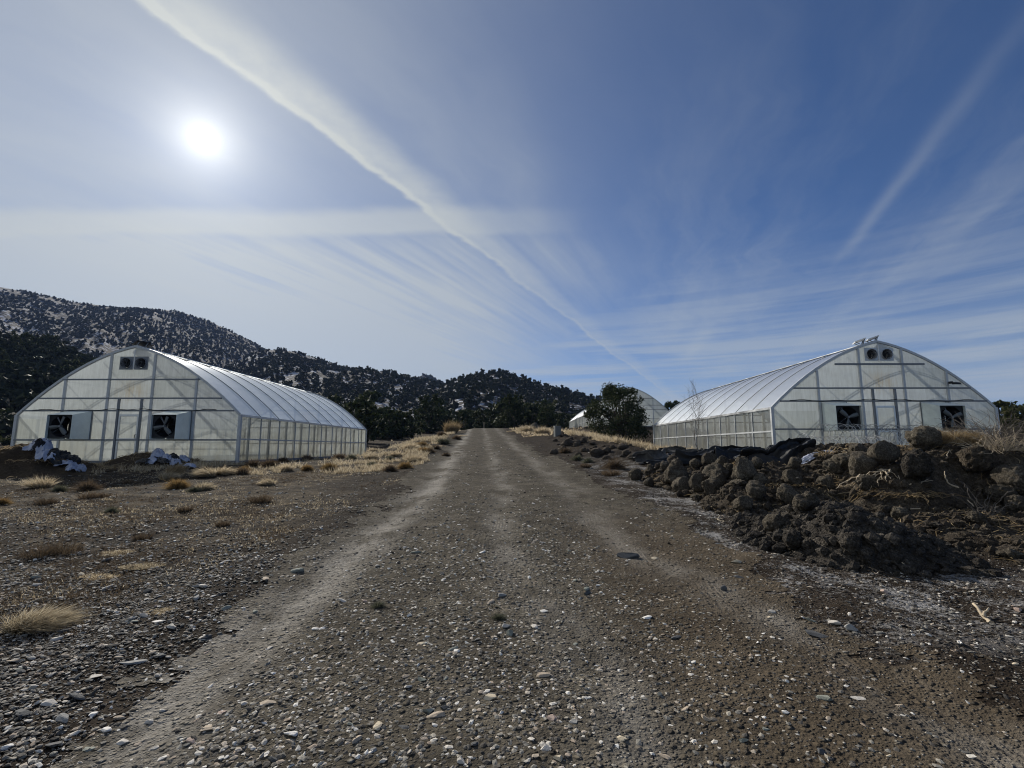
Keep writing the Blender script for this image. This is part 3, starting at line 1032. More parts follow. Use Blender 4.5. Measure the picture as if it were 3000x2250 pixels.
# ------------------------------------------------------------------ greenhouses
def greenhouse(label, cx, y0, base, hw, L, wall, peak, rails, posts, doors, hoods, nbay, detail=True, floodlight=False, top_bar=False, group='polycarbonate greenhouses'):
    root = empty('greenhouse', (cx, y0, base), label, 'greenhouse', group)
    G, A = MAT['galv'], MAT['alu']
    rise = peak - wall
    c2 = rise * .64 / hw ** 2
    c1 = (rise - c2 * hw * hw) / hw

    def arch(u):
        u = abs(u)
        return peak - c1 * u - c2 * u * u

    def inv(v):
        return hw if v <= wall else (-c1 + math.sqrt(c1 * c1 + 4 * c2 * (peak - v))) / (2 * c2)
    # ---- gable ends: sheet with openings cut out
    opens = []
    if detail:
        for u in hoods:
            opens.append((u - .49, u + .49, .97, 2.07))
        for u in (-.29, .33):
            opens.append((u - .2, u + .2, 3.9, 4.3))
        opens.append((doors[0] + .03, doors[1] - .03, .02, 1.96))

    def end_sheet(y, ops):
        us = sorted(set(np.round(np.concatenate([np.linspace(-hw, hw, 33), [q for o in ops for q in o[:2]]]), 4)))
        vs = sorted(set([0.] + [q for o in ops for q in o[2:]] + list(np.linspace(0, peak, 13)[1:-1])))
        mb = MB()
        for ua, ub in zip(us[:-1], us[1:]):
            ta, tb = arch(ua) - .012, arch(ub) - .012
            rows = vs + [99]
            for va, vb in zip(rows[:-1], rows[1:]):
                um, vm = (ua + ub) / 2, (va + min(vb, max(ta, tb))) / 2
                if va >= max(ta, tb) or any(o[0] < um < o[1] and o[2] < vm < o[3] for o in ops):
                    continue
                mb.add([(ua, y, min(va, ta)), (ub, y, min(va, tb)), (ub, y, min(vb, tb)), (ua, y, min(vb, ta))], [(0, 1, 2, 3)])
        return mb
    end_sheet(.0, opens).build('end_wall', MAT['wall'], root)
    end_sheet(L, []).build('end_wall', MAT['wall'], root)
    for s in (-1, 1):
        V = [(s * hw, L * k / 12, z) for z in (0, wall * .5, wall) for k in range(13)]
        MB().add(V, grid_faces(13, 3)).build('side_wall', MAT['side'], root)
    # ---- roof sheet, slightly slack between the battens
    us = np.linspace(-hw, hw, 45)
    ny = nbay * 6 + 1
    V = []
    wob = np.random.default_rng(int(cx * 10) % 1000)
    slack = wob.uniform(.4, 1.3, nbay + 1)
    for j in range(ny):
        ph = (j % 6) / 6
        for u in us:
            sag = .03 * math.sin(math.pi * ph) * (1 - abs(u) / hw * .3) * slack[j // 6]
            sl = math.sqrt(1 + (c1 + 2 * c2 * abs(u)) ** 2)
            sg = 1 if u >= 0 else -1
            V.append((u - sg * sag * (c1 + 2 * c2 * abs(u)) / sl * 0, L * j / (ny - 1), arch(u) + .02 - sag))
    obj('roof', np_mesh('roof', V, [grid_faces(len(us), ny)], True), MAT['roof'], root)
    # ---- ribs: batten outside and pipe inside at each bay line
    ua = np.linspace(-hw, hw, 25)
    for b in range(nbay + 1):
        y = L * b / nbay
        endb = b in (0, nbay)
        mb = MB()
        w = .075 if endb else .026
        for p, q in zip(ua[:-1], ua[1:]):
            mb.beam((p, y, arch(p) + (.045 if endb else .032)), (q, y, arch(q) + (.045 if endb else .032)), w, .018 if not endb else .09)
        mb.build('roof_batten', MAT['frame'] if not endb else G, root)
        if detail and not endb:
            MB().tube([(u * .985, y, arch(u) - .05) for u in ua], .024, 6).build('arch_pipe', G, root, smooth=True)
            if b % 2 == 0:
                v = wall + .95
                w2 = inv(v) * .97
                t = MB().tube([(-w2, y, v), (w2, y, v)], .017, 5)
                for s in (-1, 1):
                    t.tube([(s * w2 * .55, y, v), (s * .75, y, arch(.75) - .07)], .013, 4)
                t.build('tie_bar', G, root)
    MB().beam((0, 0, peak + .075), (0, L, peak + .075), .16, .03).build('ridge_cap', A, root)
    if detail:
        for u in (-hw * .62, -hw * .3, hw * .3, hw * .62):
            MB().tube([(u, .1, arch(u) - .085), (u, L - .1, arch(u) - .085)], .017, 5).build('purlin', G, root)
    # ---- side wall frame
    for s in (-1, 1):
        MB().beam((s * (hw + .03), -.02, wall + .0), (s * (hw + .03), L + .02, wall + .0), .07, .09).build('eave_beam', A, root)
        MB().beam((s * (hw + .022), 0, wall * .5), (s * (hw + .022), L, wall * .5), .035, .06).build('side_rail', G, root)
        MB().beam((s * (hw + .025), 0, .04), (s * (hw + .025), L, .04), .05, .10).build('sill', MAT['frame'], root)
        for b in range(1, nbay):
            MB().beam((s * (hw + .02), L * b / nbay, 0), (s * (hw + .02), L * b / nbay, wall - .05), .05, .035).build('side_stud', G, root)
        if detail:
            for b in range(nbay):
                MB().beam((s * (hw - .05), L * (b + .5) / nbay, 0), (s * (hw - .05), L * (b + .5) / nbay, wall - .05), .09, .06).build('inner_post', G, root)
        for y in (0, L):
            MB().beam((s * (hw + .03), y, 0), (s * (hw + .03), y, wall + .02), .11, .11).build('corner_post', G, root)
    # ---- gable frames
    for yy, front in ((-.04, True), (L + .04, False)):
        yr = yy + (.0 if front else 0)
        for u in posts:
            MB().beam((u, yr, 0), (u, yr, arch(u) - .03), .085, .07, (0, 1, 0)).build('post', G, root)
        for v in rails:
            w2 = inv(v) - .03
            MB().beam((-w2, yr - .012, v), (w2, yr - .012, v), .05, .06).build('rail', MAT['frame'], root)
        MB().beam((-hw, yr - .006, .05), (hw, yr - .006, .05), .06, .10).build('sill', MAT['frame'], root)
        if not front:
            continue
        if not detail:
            continue
        for u in doors:
            MB().beam((u, yr - .016, 0), (u, yr - .016, (2.63 if rails[0] > 3 else 2.69) - .03), .075, .075, (0, 1, 0)).build('door_post', MAT['frame'], root)
        if top_bar:
            MB().beam((-1.85, yr - .03, 3.68), (1.8, yr - .03, 3.68), .05, .075).build('hanging_bar', MAT['frame'], root)
    if not detail:
        return root
    # ---- door
    d0, d1 = doors[0] + .05, doors[1] - .05
    mb = MB()
    for u in (d0 + .035, d1 - .035):
        mb.box((u - .035, -.065, .04), (u + .035, -.02, 1.97))
    for v, h in ((.09, .05), (.95, .045), (1.93, .04)):
        mb.box((d0 + .07, -.062, v - h), (d1 - .07, -.023, v + h))
    dr = mb.build('door', MAT['alu'], root)
    MB().add([(d0 + .05, -.03, .06), (d1 - .05, -.03, .06), (d1 - .05, -.03, 1.95), (d0 + .05, -.03, 1.95)], [(0, 1, 2, 3)]).build('door_panel', MAT['wall'], dr)
    MB().tube([(d1 - .05, -.08, 1.0), (d1 - .05, -.13, 1.0), (d1 - .05, -.13, 1.14), (d1 - .05, -.08, 1.14)], .012, 5).build('handle', MAT['dark'], dr)
    # ---- fan hoods by the door: open box, three blades, louvres behind
    for hi, u in enumerate(hoods):
        w, dep, vb, vt, vf = .5, .9, .95, 2.10, 1.90
        th = .012
        mb = MB()

        def slab(a, b, c, d, nrm):
            n = Vector(nrm) * th
            Q = [Vector(q) for q in (a, b, c, d)]
            mb.hexa(Q, [q + n for q in Q])
        slab((u - w, -.05, vb), (u - w, -dep, vb), (u - w, -dep, vf), (u - w, -.05, vt), (1, 0, 0))
        slab((u + w, -.05, vb), (u + w, -dep, vb), (u + w, -dep, vf), (u + w, -.05, vt), (-1, 0, 0))
        slab((u - w + th, -.05, vb), (u + w - th, -.05, vb), (u + w - th, -dep, vb), (u - w + th, -dep, vb), (0, 0, 1))
        slab((u - w - .002, -.05, vt), (u + w + .002, -.05, vt), (u + w + .002, -dep - .004, vf), (u - w - .002, -dep - .004, vf), (0, 0, th))
        hd = mb.build('fan_hood', MAT['hood'], root)
        mb = MB()
        for a, b in (((u - w - .03, -.07, vb - .04), (u - w - .002, -.045, vt + .06)), ((u + w + .002, -.07, vb - .04), (u + w + .03, -.045, vt + .06)), ((u - w - .002, -.07, vt + .02), (u + w + .002, -.045, vt + .06))):
            mb.box(a, b)
        mb.build('flange', MAT['frame'], hd)
        # dark plate with a round opening, set just inside
        ya, rr, vm = -dep + .10, .42, (vb + 1.96) / 2
        mb = MB()
        n = 32
        ring, sq = [], []
        for k in range(n):
            a = 2 * math.pi * k / n
            ring.append((u + rr * math.cos(a), ya, vm + rr * math.sin(a)))
            m = max(abs(math.cos(a)), abs(math.sin(a)))
            sq.append((u + (w - .015) * math.cos(a) / m, ya, vm + .46 * math.sin(a) / m))
        mb.add(ring + sq, [(k, (k + 1) % n, n + (k + 1) % n, n + k) for k in range(n)])
        mb.add([(x, ya + .72, z) for x, y, z in ring] + ring, [(k, (k + 1) % n, n + (k + 1) % n, n + k) for k in range(n)])  # dark tube behind the opening, added to keep the hood's inside dark
        mb.build('fan_ring', MAT['dark'], hd)
        mb = MB()
        for q in range(12):
            z = vb + .03 + q * .083
            mb.hexa([(u - .47, -.02, z), (u + .47, -.02, z), (u + .47, .03, z + .05), (u - .47, .03, z + .05)], [(u - .47, -.02, z + .012), (u + .47, -.02, z + .012), (u + .47, .03, z + .078), (u - .47, .03, z + .078)])
        mb.box((u - .488, .032, vb + .02), (u + .488, .04, vb + 1.12))  # dark sheet added behind the louvres to stop light leaking through
        mb.build('shutter', MAT['dark'], hd)
        off = (R(70), R(18))[0 if cx < 0 else 1] + hi * .06
        for b in range(3):
            a = off + b * 2 * math.pi / 3
            mb = MB()
            prof = []
            for rad, wd, tw in ((.05, .035, .5), (.14, .06, .45), (.27, .075, .35), (.39, .07, .25)):
                for s in (-1, 1):
                    x, z = rad, s * wd
                    prof.append((u + x * math.cos(a) - z * math.sin(a), ya - .05 + s * wd * tw, vm + x * math.sin(a) + z * math.cos(a)))
            up = [(x, y - .012, z) for x, y, z in prof]
            mb.add(prof + up, [(2 * k, 2 * k + 1, 2 * k + 3, 2 * k + 2) for k in range(3)] + [(8 + 2 * k, 10 + 2 * k, 11 + 2 * k, 9 + 2 * k) for k in range(3)] + [(2 * k, 2 * k + 2, 10 + 2 * k, 8 + 2 * k) for k in range(3)] + [(2 * k + 1, 9 + 2 * k, 11 + 2 * k, 2 * k + 3) for k in range(3)])
            mb.build('fan_blade', MAT['blade'], hd, smooth=True)
        mb = MB().tube([(u, ya - .08, vm), (u, ya + .04, vm)], .04, 12)
        for a in (R(25), R(205)):
            mb.beam((u, ya + .03, vm), (u + .47 * math.cos(R(115)) * (1 if a < 2 else -1), ya + .03, vm + .42 * math.sin(R(115)) * (1 if a < 2 else -1)), .02, .02)
        mb.tube([(u - .42, ya + .05, vm - .3), (u, ya + .05, vm), (u - .30, ya + .05, vm + .42)], .01, 4)
        mb.build('fan_motor', MAT['frame'], hd)
    # ---- twin fans under the peak
    for u in (-.29, .33):
        v = 4.1
        mb = MB()
        n = 32
        ring = [(u + .2 * math.cos(2 * math.pi * k / n), -.03, v + .2 * math.sin(2 * math.pi * k / n)) for k in range(n)]
        sq = []
        for k in range(n):
            a = 2 * math.pi * k / n
            m = max(abs(math.cos(a)), abs(math.sin(a)))
            sq.append((u + .285 * math.cos(a) / m, -.03, v + .275 * math.sin(a) / m))
        mb.add(ring + sq, [(k, (k + 1) % n, n + (k + 1) % n, n + k) for k in range(n)])
        gf = mb.build('gable_fan', MAT['galv'] if cx > 0 else MAT['frame'], root)
        mb = MB()
        m_ = [(u + .215 * math.cos(2 * math.pi * k / n), -.09, v + .215 * math.sin(2 * math.pi * k / n)) for k in range(n)]
        b_ = [(u + .165 * math.cos(2 * math.pi * k / n), .16, v + .165 * math.sin(2 * math.pi * k / n)) for k in range(n)]
        mb.add(m_ + b_, [(k, (k + 1) % n, n + (k + 1) % n, n + k) for k in range(n)])
        mb.build('shroud', MAT['chrome'], gf, smooth=True)
        mb = MB()
        mb.add([(u + .164 * math.cos(2 * math.pi * k / n), .155, v + .164 * math.sin(2 * math.pi * k / n)) for k in range(n)] + [(u, .155, v)], (), [(k, (k + 1) % n, n) for k in range(n)])
        for b in range(5):
            a = b * 2 * math.pi / 5 + .4
            mb.hexa([(u + .03 * math.cos(a - .5), .02, v + .03 * math.sin(a - .5)), (u + .17 * math.cos(a - .28), .02, v + .17 * math.sin(a - .28)), (u + .17 * math.cos(a + .28), .08, v + .17 * math.sin(a + .28)), (u + .03 * math.cos(a + .5), .05, v + .03 * math.sin(a + .5))],
                    [(u + .03 * math.cos(a - .5), .03, v + .03 * math.sin(a - .5)), (u + .17 * math.cos(a - .28), .03, v + .17 * math.sin(a - .28)), (u + .17 * math.cos(a + .28), .09, v + .17 * math.sin(a + .28)), (u + .03 * math.cos(a + .5), .06, v + .03 * math.sin(a + .5))])
        mb.build('blades', MAT['dark'], gf)
    MB().beam((.02, -.036, 3.86), (.02, -.036, peak - .12), .035, .02, (0, 1, 0)).build('fan_strip', MAT['white'], root)
    # ---- two small panels on the ridge, tipped to the sun
    for u, y in ((.02, .26), (-.20, .70)):
        nrm = Vector((SUN.x * .75, SUN.y * .25, 1.25)).normalized()
        ax = Vector((0, 0, 1)).cross(nrm).normalized()
        up = nrm.cross(ax)
        c = Vector((u, y, peak + .22))
        P = lambda a, b, h: c + ax * a + up * b + nrm * h
        mb = MB().hexa([P(-.27, -.21, -.02), P(.27, -.21, -.02), P(.27, .21, -.02), P(-.27, .21, -.02)], [P(-.27, -.21, .015), P(.27, -.21, .015), P(.27, .21, .015), P(-.27, .21, .015)])
        sp = mb.build('solar_panel', MAT['white'] if cx > 0 else MAT['dark'], root)
        MB().hexa([P(-.25, -.19, .016), P(.25, -.19, .016), P(.25, .19, .016), P(-.25, .19, .016)], [P(-.25, -.19, .021), P(.25, -.19, .021), P(.25, .19, .021), P(-.25, .19, .021)]).build('solar_cells', MAT['solar'], sp)
        for a in (-.16, .16):
            MB().beam(P(a, -.16, -.022), (u + a * ax.x, y + a * ax.y, peak + .05), .03, .03).build('bracket', MAT['frame'], sp)
            MB().beam(P(a, .16, -.022), (u + a * ax.x + .05, y + a * ax.y - .1, peak + .05), .03, .03).build('bracket', MAT['frame'], sp)
    # ---- wiring along the hood rail
    pts = [(u, -.10, (2.12 if rails[0] > 3 else 2.16) + .03 + .05 * math.sin(u * 3.1) * math.sin(u * 1.7)) for u in np.linspace(-hw * .85, hw * .8, 40)]
    MB().tube(pts, .014, 5).build('cable', MAT['dark'], root)
    if floodlight:
        u = posts[3]
        mb = MB().box((u + .02, -.20, 2.86), (u + .10, -.06, 2.95))
        mb.hexa([(u + .04, -.36, 2.80), (u + .30, -.36, 2.80), (u + .30, -.20, 2.82), (u + .04, -.20, 2.82)], [(u + .04, -.34, 2.88), (u + .26, -.34, 2.88), (u + .26, -.18, 2.92), (u + .04, -.18, 2.92)])
        mb.build('floodlight', MAT['dark'], root)
    return root


greenhouse('translucent arched greenhouse below the snowy mountain, with open-mouthed fan hoods turned toward the dark yard', -15.83, 19.5, .96, 4.57, 16.7, 1.93, 4.77, (3.41, 2.63, 2.12, .93), (-2.72, -.91, .91, 2.72), (-.41, .53), (-1.97, 2.12), 10)
greenhouse('translucent arched greenhouse behind the heaps of soil, a black floodlight on its gable', 15.0, 19.5, 1.30, 4.5, 16.7, 1.88, 4.60, (2.69, 2.16, 1.02), (-2.6, -.84, .92, 2.67), (-.41, .49), (-2.03, 1.99), 10, floodlight=True, top_bar=True)
greenhouse('smaller looking distant greenhouse half hidden by the large round juniper', 14.1, 58, 4.05, 4.5, 26, 1.9, 4.75, (3.4, 2.6, 2.1, .95), (-2.7, -.9, .9, 2.7), (-.4, .5), (), 16, detail=False)



# ------------------------------------------------------------------ root balls dumped on the heaps
def lump(shape, seed, rough=.1, sub=4):
    """unit lump standing on z = 0: pot-shaped plug, cone, dome or boulder, with a ragged surface"""
    V, Fc = ICO[sub]
    V = V.copy()
    if shape == 'plug':
        # squash a sphere to a rounded, slightly tapered cylinder
        rxy = np.linalg.norm(V[:, :2], axis=1)
        k = 1 / np.maximum(rxy, np.abs(V[:, 2])) ** .6
        V = V * k[:, None]
        V[:, :2] *= (1 - .13 * (1 - V[:, 2]))[:, None]
        V[:, 2] *= .92
    elif shape == 'cone':
        h = (V[:, 2] + 1) / 2
        V[:, :2] *= (1.25 - .85 * h ** .8)[:, None]
        V[:, 2] = V[:, 2] * .95
    elif shape == 'flat':
        V[:, 2] *= .42
    elif shape == 'wide':
        V *= [1.3, 1.0, .85]
    nz = n3(V, seed, 4, 1.5)
    n2 = n3(V, seed + 31, 3, 6.)
    n_ = V / np.linalg.norm(V, axis=1)[:, None]
    n4 = n3(V, seed + 77, 3, 15.)
    V = V + n_ * (nz * rough * 1.3 + n2 * rough * .75 + n4 * rough * .6)[:, None]
    return V, Fc


def s7(x, y): return 1800 + x / 3.687, 1250 + y / 3.687
def s8(x, y): return 2400 + x / 3.687, 1250 + y / 3.687
def s4(x, y): return 1600 + x / 3.687, 1050 + y / 3.687
def s3(x, y): return 1050 + x / 3.687, 1050 + y / 3.687
def s2(x, y): return 550 + x / 3.687, 950 + y / 3.687
def s9(x, y): return x / 2.765, 1250 + y / 2.765
def sm(x, y): return 1000 + x / 2.212, 1500 + y / 2.212
def sl(x, y): return x / 2.212, 1500 + y / 2.212
def sr(x, y): return 2000 + x / 2.212, 1600 + y / 2.212


TILT = dict(up=(0, 0), side=(80, 20), camera=(72, 0), lean=(30, 10), back=(-60, 30), over=(150, 0))
BALLS = [
    # view, x, y, radius (crop pixels), shape, tilt, label
    (s7, 235, 545, 62, 'boulder', 'up', 'small dark root ball nearest the track at the far edge of the spread'),
    (s7, 395, 470, 85, 'cone', 'up', 'dark slumped root ball just below the crumpled plastic sheets'),
    (s7, 545, 440, 56, 'plug', 'lean', 'narrow dark root ball tucked under the plastic sheeting'),
    (s7, 685, 520, 135, 'cone', 'up', 'broad cone shaped root ball, big one below the plastic'),
    (s7, 650, 385, 60, 'boulder', 'up', 'round root ball on top against the black plastic fold'),
    (s7, 725, 655, 102, 'plug', 'side', 'pot shaped root ball on its side with a sunlit straw coloured flank'),
    (s7, 895, 650, 88, 'plug', 'camera', 'upright root ball with a dark hollow top facing the track'),
    (s7, 1062, 672, 102, 'boulder', 'up', 'round root ball, last of the front row of three'),
    (s7, 1020, 385, 86, 'plug', 'camera', 'root ball with round flat end high on the spread beside plastic'),
    (s7, 1175, 405, 66, 'boulder', 'lean', 'small root ball leaning on the round flat ended one'),
    (s7, 1110, 515, 108, 'wide', 'lean', 'wide speckled root ball in the middle of the spread'),
    (s7, 1390, 500, 135, 'cone', 'up', 'pointed root ball with straight sunlit edge below the plastic'),
    (s7, 1540, 425, 66, 'plug', 'lean', 'pale small root ball beside spilled straw'),
    (s7, 1920, 560, 108, 'plug', 'camera', 'dark disc faced root ball with a pale stem stub in its middle'),
    (s7, 1385, 840, 106, 'plug', 'camera', 'very dark disc faced root ball low on the heap edge near the pale crust'),
    (s7, 1530, 720, 118, 'plug', 'lean', 'tall root ball with a pale stem stub behind the dark disc'),
    (s7, 1890, 775, 128, 'plug', 'back', 'dark root ball with an arched rim sunk in soil'),
    (s7, 700, 735, 36, 'boulder', 'up', 'fist sized clod beside the front row of root balls'),
    (s7, 772, 732, 45, 'boulder', 'up', 'small round root ball in front of the hollow one'),
    (s7, 890, 758, 62, 'flat', 'up', 'flat broken root ball at the foot of the front row'),
    (s7, 1725, 1070, 112, 'plug', 'side', 'standing slab shaped root ball alone on the dark crumbly heap'),
    (s7, 1580, 605, 66, 'boulder', 'up', 'small root ball between the pointed one and straw'),
    (s7, 1950, 425, 76, 'plug', 'lean', 'pale topped root ball beside the white scrap'),
    (s7, 1930, 1255, 108, 'boulder', 'up', 'shaggy lump at the foot of the dark heap'),
    (s7, 2105, 1305, 70, 'boulder', 'lean', 'smaller lump next to the shaggy one at the foot of the dark heap'),
    (s7, 2115, 825, 92, 'boulder', 'up', 'rough lump on the shoulder above the dark heap'),
    (s7, 2030, 860, 90, 'plug', 'lean', 'root ball with sunlit side sunk in the shoulder above the dark heap'),
    (s7, 1125, 610, 82, 'boulder', 'up', 'root ball squeezed behind the last of the front row'),
    (s7, 370, 615, 52, 'plug', 'side', 'little overturned root ball on the pale crust'),
    (s7, 880, 410, 62, 'boulder', 'up', 'dark lump below the highest fold of plastic'),
    (s7, 1345, 605, 96, 'flat', 'up', 'flat slab of soil below the pointed root ball'),
    (s7, 1240, 475, 62, 'boulder', 'lean', 'lump between the wide speckled root ball and the pointed one'),
    (s7, 1120, 780, 70, 'flat', 'up', 'crumbled flat clod beside the pale crust'),
    (s7, 560, 595, 56, 'boulder', 'up', 'low lump at the foot of the broad cone shaped one'),
    (s7, 480, 420, 40, 'boulder', 'up', 'small lump near the loose corner of plastic'),
    (s8, 1135, 172, 125, 'wide', 'up', 'biggest round root ball alone on the crest before the greenhouse door'),
    (s8, 690, 330, 128, 'plug', 'camera', 'dark oval faced root ball just under the crest'),
    (s8, 285, 360, 105, 'wide', 'up', 'dark flattened root ball with straw above it'),
    (s8, 480, 460, 140, 'plug', 'lean', 'root ball with fine pale roots down its sunlit flank'),
    (s8, 530, 590, 100, 'boulder', 'up', 'round root ball under the tangle of pale roots'),
    (s8, 1060, 470, 165, 'boulder', 'up', 'huge dark clump of soil in the middle of the heap'),
    (s8, 1335, 150, 62, 'boulder', 'up', 'small root ball beside the biggest one on the crest'),
    (s8, 2140, 620, 150, 'boulder', 'lean', 'large tan clump at the picture edge of the heap'),
    (s8, 1970, 740, 120, 'boulder', 'up', 'straw covered clump beside the large tan one'),
    (s8, 2150, 880, 105, 'boulder', 'up', 'brown lump below the large tan clump'),
    (s8, 330, 1290, 95, 'boulder', 'up', 'shaggy dark lump by the shaded soil hollow'),
    (s8, 1720, 390, 150, 'wide', 'up', 'brown overhanging clump above the deep shaded face'),
    (s8, 90, 620, 85, 'boulder', 'up', 'dark lump over the crumbly heap'),
    (s8, 190, 440, 92, 'wide', 'lean', 'long root ball behind the straw tangle'),
    (s8, 700, 880, 90, 'flat', 'up', 'low sunlit clump below the fallen straw'),
    (s8, 890, 960, 85, 'boulder', 'up', 'lumpy clod under a long pale stick'),
    (s8, 670, 190, 30, 'boulder', 'up', 'tiny dark clod on the skyline of the heap'),
    (s8, 430, 260, 100, 'wide', 'up', 'crumbling dark clump along the skyline of the heap'),
    (s8, 1230, 1060, 95, 'flat', 'up', 'dark bluish clod at the edge of the flat brown patch'),
    (s8, 2060, 1400, 120, 'flat', 'up', 'dark flat clod shading the brown patch'),
    (s8, 1700, 990, 80, 'boulder', 'up', 'clod with grass stubble near the leaning pale stick'),
]
for i, (fn, cx, cy, cr, shp, tl, lab) in enumerate(BALLS):
    q = place(*fn(cx, cy + cr * (.55 if shp != 'flat' else .2)), f=surf, hi=14.2)
    rad = cr / 3.687 / F_PX * q.y * .92
    V, Fc = lump(shp if shp in ('plug', 'cone', 'flat', 'wide') else 'round', 500 + i * 3, .14 if shp == 'plug' else .24)
    a, b = TILT[tl]
    M = Matrix.Rotation(R(b + random.uniform(-12, 12)), 3, 'Z') @ Matrix.Rotation(R(a + random.uniform(-9, 9)), 3, 'X') @ Matrix.Rotation(random.random() * 6, 3, 'Z')
    V = V * [random.uniform(.82, 1.2), random.uniform(.82, 1.2), random.uniform(.8, 1.15)]
    V = V @ np.array(M).T * rad
    mat = MAT['rootball'] if cr > 60 or shp == 'plug' else MAT['clod']
    if i in (40, 45, 23, 24, 46, 53):
        mat = MAT['soil_dark'] if i != 46 else MAT['soil_brown']
    lo = V[:, 2].min()
    o = obj('root_ball' if mat == MAT['rootball'] else 'soil_clod', np_mesh('root_ball', V, [Fc], True), mat, loc=(q.x, q.y, q.z - lo - rad * (.22 if i != 39 else .7)))
    tag(o, lab, 'root ball' if mat == MAT['rootball'] else 'soil clod', 'root balls and clods dumped beside the track')
    if i in (13, 15):
        c = Vector((q.x, q.y, q.z - lo - rad * .2))
        MB().tube([c + Vector((0, -rad * .75, 0)), c + Vector((.01, -rad * 1.05, .01))], [.016, .013], 6).build('stem_stub', MAT['wood'], o, loc=-Vector(o.location))

# clods on the rough verge between the track and the far juniper
vr = np.random.default_rng(31)
VERGE = [(550, 1010, 70, 'big dark clod standing alone on the rough verge'), (235, 905, 55, 'tilted dark clod on the verge below the grey cabinet'), (640, 880, 30, 'round clod at the edge of the pale grass'),
         (660, 985, 42, 'clod beside the big dark one on the verge'), (410, 985, 34, 'low clod just toward the track from the big dark one'), (350, 1035, 34, 'clod lying at the very edge of the track')]
for j, (cx, cy, cr, lab) in enumerate(VERGE):
    q = place(*s4(cx, cy + cr * .6), f=terrain)
    rad = cr / 3.687 / F_PX * q.y
    V, Fc = lump('round', 900 + j, .3, 3)
    o = obj('soil_clod', np_mesh('soil_clod', V * rad * [1.1, 1, .8], [Fc], True), MAT['clod'], loc=(q.x, q.y, q.z + rad * .35))
    tag(o, lab, 'soil clod', 'clods on the rough verge')
for j in range(70):
    q = place(*s4(vr.uniform(60, 960), vr.uniform(740, 1090)), f=terrain)
    if q.y > 60 or abs(q.x - float(road_c(q.y))) < 3.0:
        continue
    rad = vr.uniform(.06, .2)
    V, Fc = lump(('round', 'flat', 'wide')[j % 3], 950 + j, .3, 2)
    o = obj('soil_clod', np_mesh('soil_clod', V * rad, [Fc], True), MAT['clod'], loc=(q.x, q.y, q.z + rad * .25))
    tag(o, 'small dark clod among others on the rough verge before the pale grass', 'soil clod', 'small clods on the rough verge')


# ------------------------------------------------------------------ sticks, roots and straw on the heaps
def strand(pts, rad, jit, r, n=5):
    P = [Vector(p) for p in pts]
    out = []
    for a, b in zip(P[:-1], P[1:]):
        for k in range(3):
            out.append(a.lerp(b, k / 3) + Vector(r.normal(size=3)) * jit)
    out.append(P[-1])
    return out, [rad * (1 - .55 * k / (len(out) - 1)) for k in range(len(out))]


def stick(pix, rad, label, mat='wood', lift=.05, fork=None, cat='stick', f=surf):
    r = np.random.default_rng(int(pix[0][0]))
    pts = []
    for px, py in pix:
        q = place(px, py, f=f)
        pts.append(q + Vector((0, 0, lift)))
    c = pts[0].copy()
    # keep the stick a stick: follow the line of sight ends, at the mean distance
    Y = sum(p.y for p in pts) / len(pts)
    P = []
    for (px, py), q in zip(pix, pts):
        y = Y + (q.y - Y) * .35
        dx, dy, dz = ray(px, py)
        P.append(Vector((dx / dy * y, y, max(EYE + dz / dy * y, z_at(dx / dy * y, y, f) + rad * .4))))
    o_ = P[0].copy()
    mb = MB()
    a, b = strand([p - o_ for p in P], rad, rad * .4, r)
    mb.tube(a, b, 6)
    if fork:
        for (px, py) in fork:
            dx, dy, dz = ray(px, py)
            e = Vector((dx / dy * Y, Y, EYE + dz / dy * Y)) - o_
            m = (P[0] - o_).lerp(P[-1] - o_, .45)
            a, b = strand([m, e], rad * .7, rad * .4, r)
            mb.tube(a, b, 5)
    return tag(mb.build('stick', MAT[mat], loc=o_, smooth=True), label, cat)


stick([sr(2010, 560), sr(1975, 480), sr(1880, 370)], .021, 'pale forked stick lying on the crusted ground, largest loose stick', fork=[sr(1985, 400)])
stick([sr(1500, 200), sr(1470, 150), sr(1420, 105)], .011, 'short pale twig standing at the foot of the flat brown patch', fork=[sr(1500, 165)])
stick([s8(1520, 800), s8(1410, 650), s8(1360, 560), s8(1355, 480)], .017, 'long bent pale stick down the deep shaded soil face')
stick([s8(1735, 985), s8(1680, 870), s8(1600, 790)], .014, 'leaning straw coloured stick in front of the shaded soil face')
stick([s8(1440, 320), s8(1435, 210)], .014, 'white upright stub on the crest of the heap')
stick([s8(1380, 400), s8(1390, 300), s8(1410, 250), s8(1430, 310)], .011, 'looped white root on the crest of the heap')
stick([s8(1090, 940), s8(960, 900), s8(860, 865)], .012, 'thin pale stick across the middle of the brown heap')
stick([s8(1480, 950), s8(1300, 960), s8(1170, 930)], .010, 'low pale stick below the shaded hollow')
stick([s8(2060, 560), s8(2095, 460)], .010, 'thin stalk poking up near the large tan clump')
stick([s8(1000, 660), s8(940, 650), s8(920, 610)], .012, 'small forked root in front of the huge dark clump', fork=[s8(1020, 700)])
stick([s8(1110, 690), s8(1140, 600), s8(1180, 565)], .011, 'branching pale root before the huge dark clump', fork=[s8(1230, 580), s8(1240, 650)])
stick([s7(1190, 1085), s7(1110, 1030), s7(1140, 960)], .013, 'white curled root at the edge of the track below the heap', fork=[s7(1090, 990), s7(1170, 1000)])
stick([sl(195, 615), sl(305, 550)], .008, 'thin straight stick above the blond grass tuft')
stick([sl(1330, 150), sl(1350, 165), sl(1400, 150)], .011, 'white curled root on the stony left yard', f=terrain)
stick([sm(985, 590), sm(1040, 630), sm(1068, 665)], .008, 'pale curved twig in the middle of the gravel track', f=terrain)
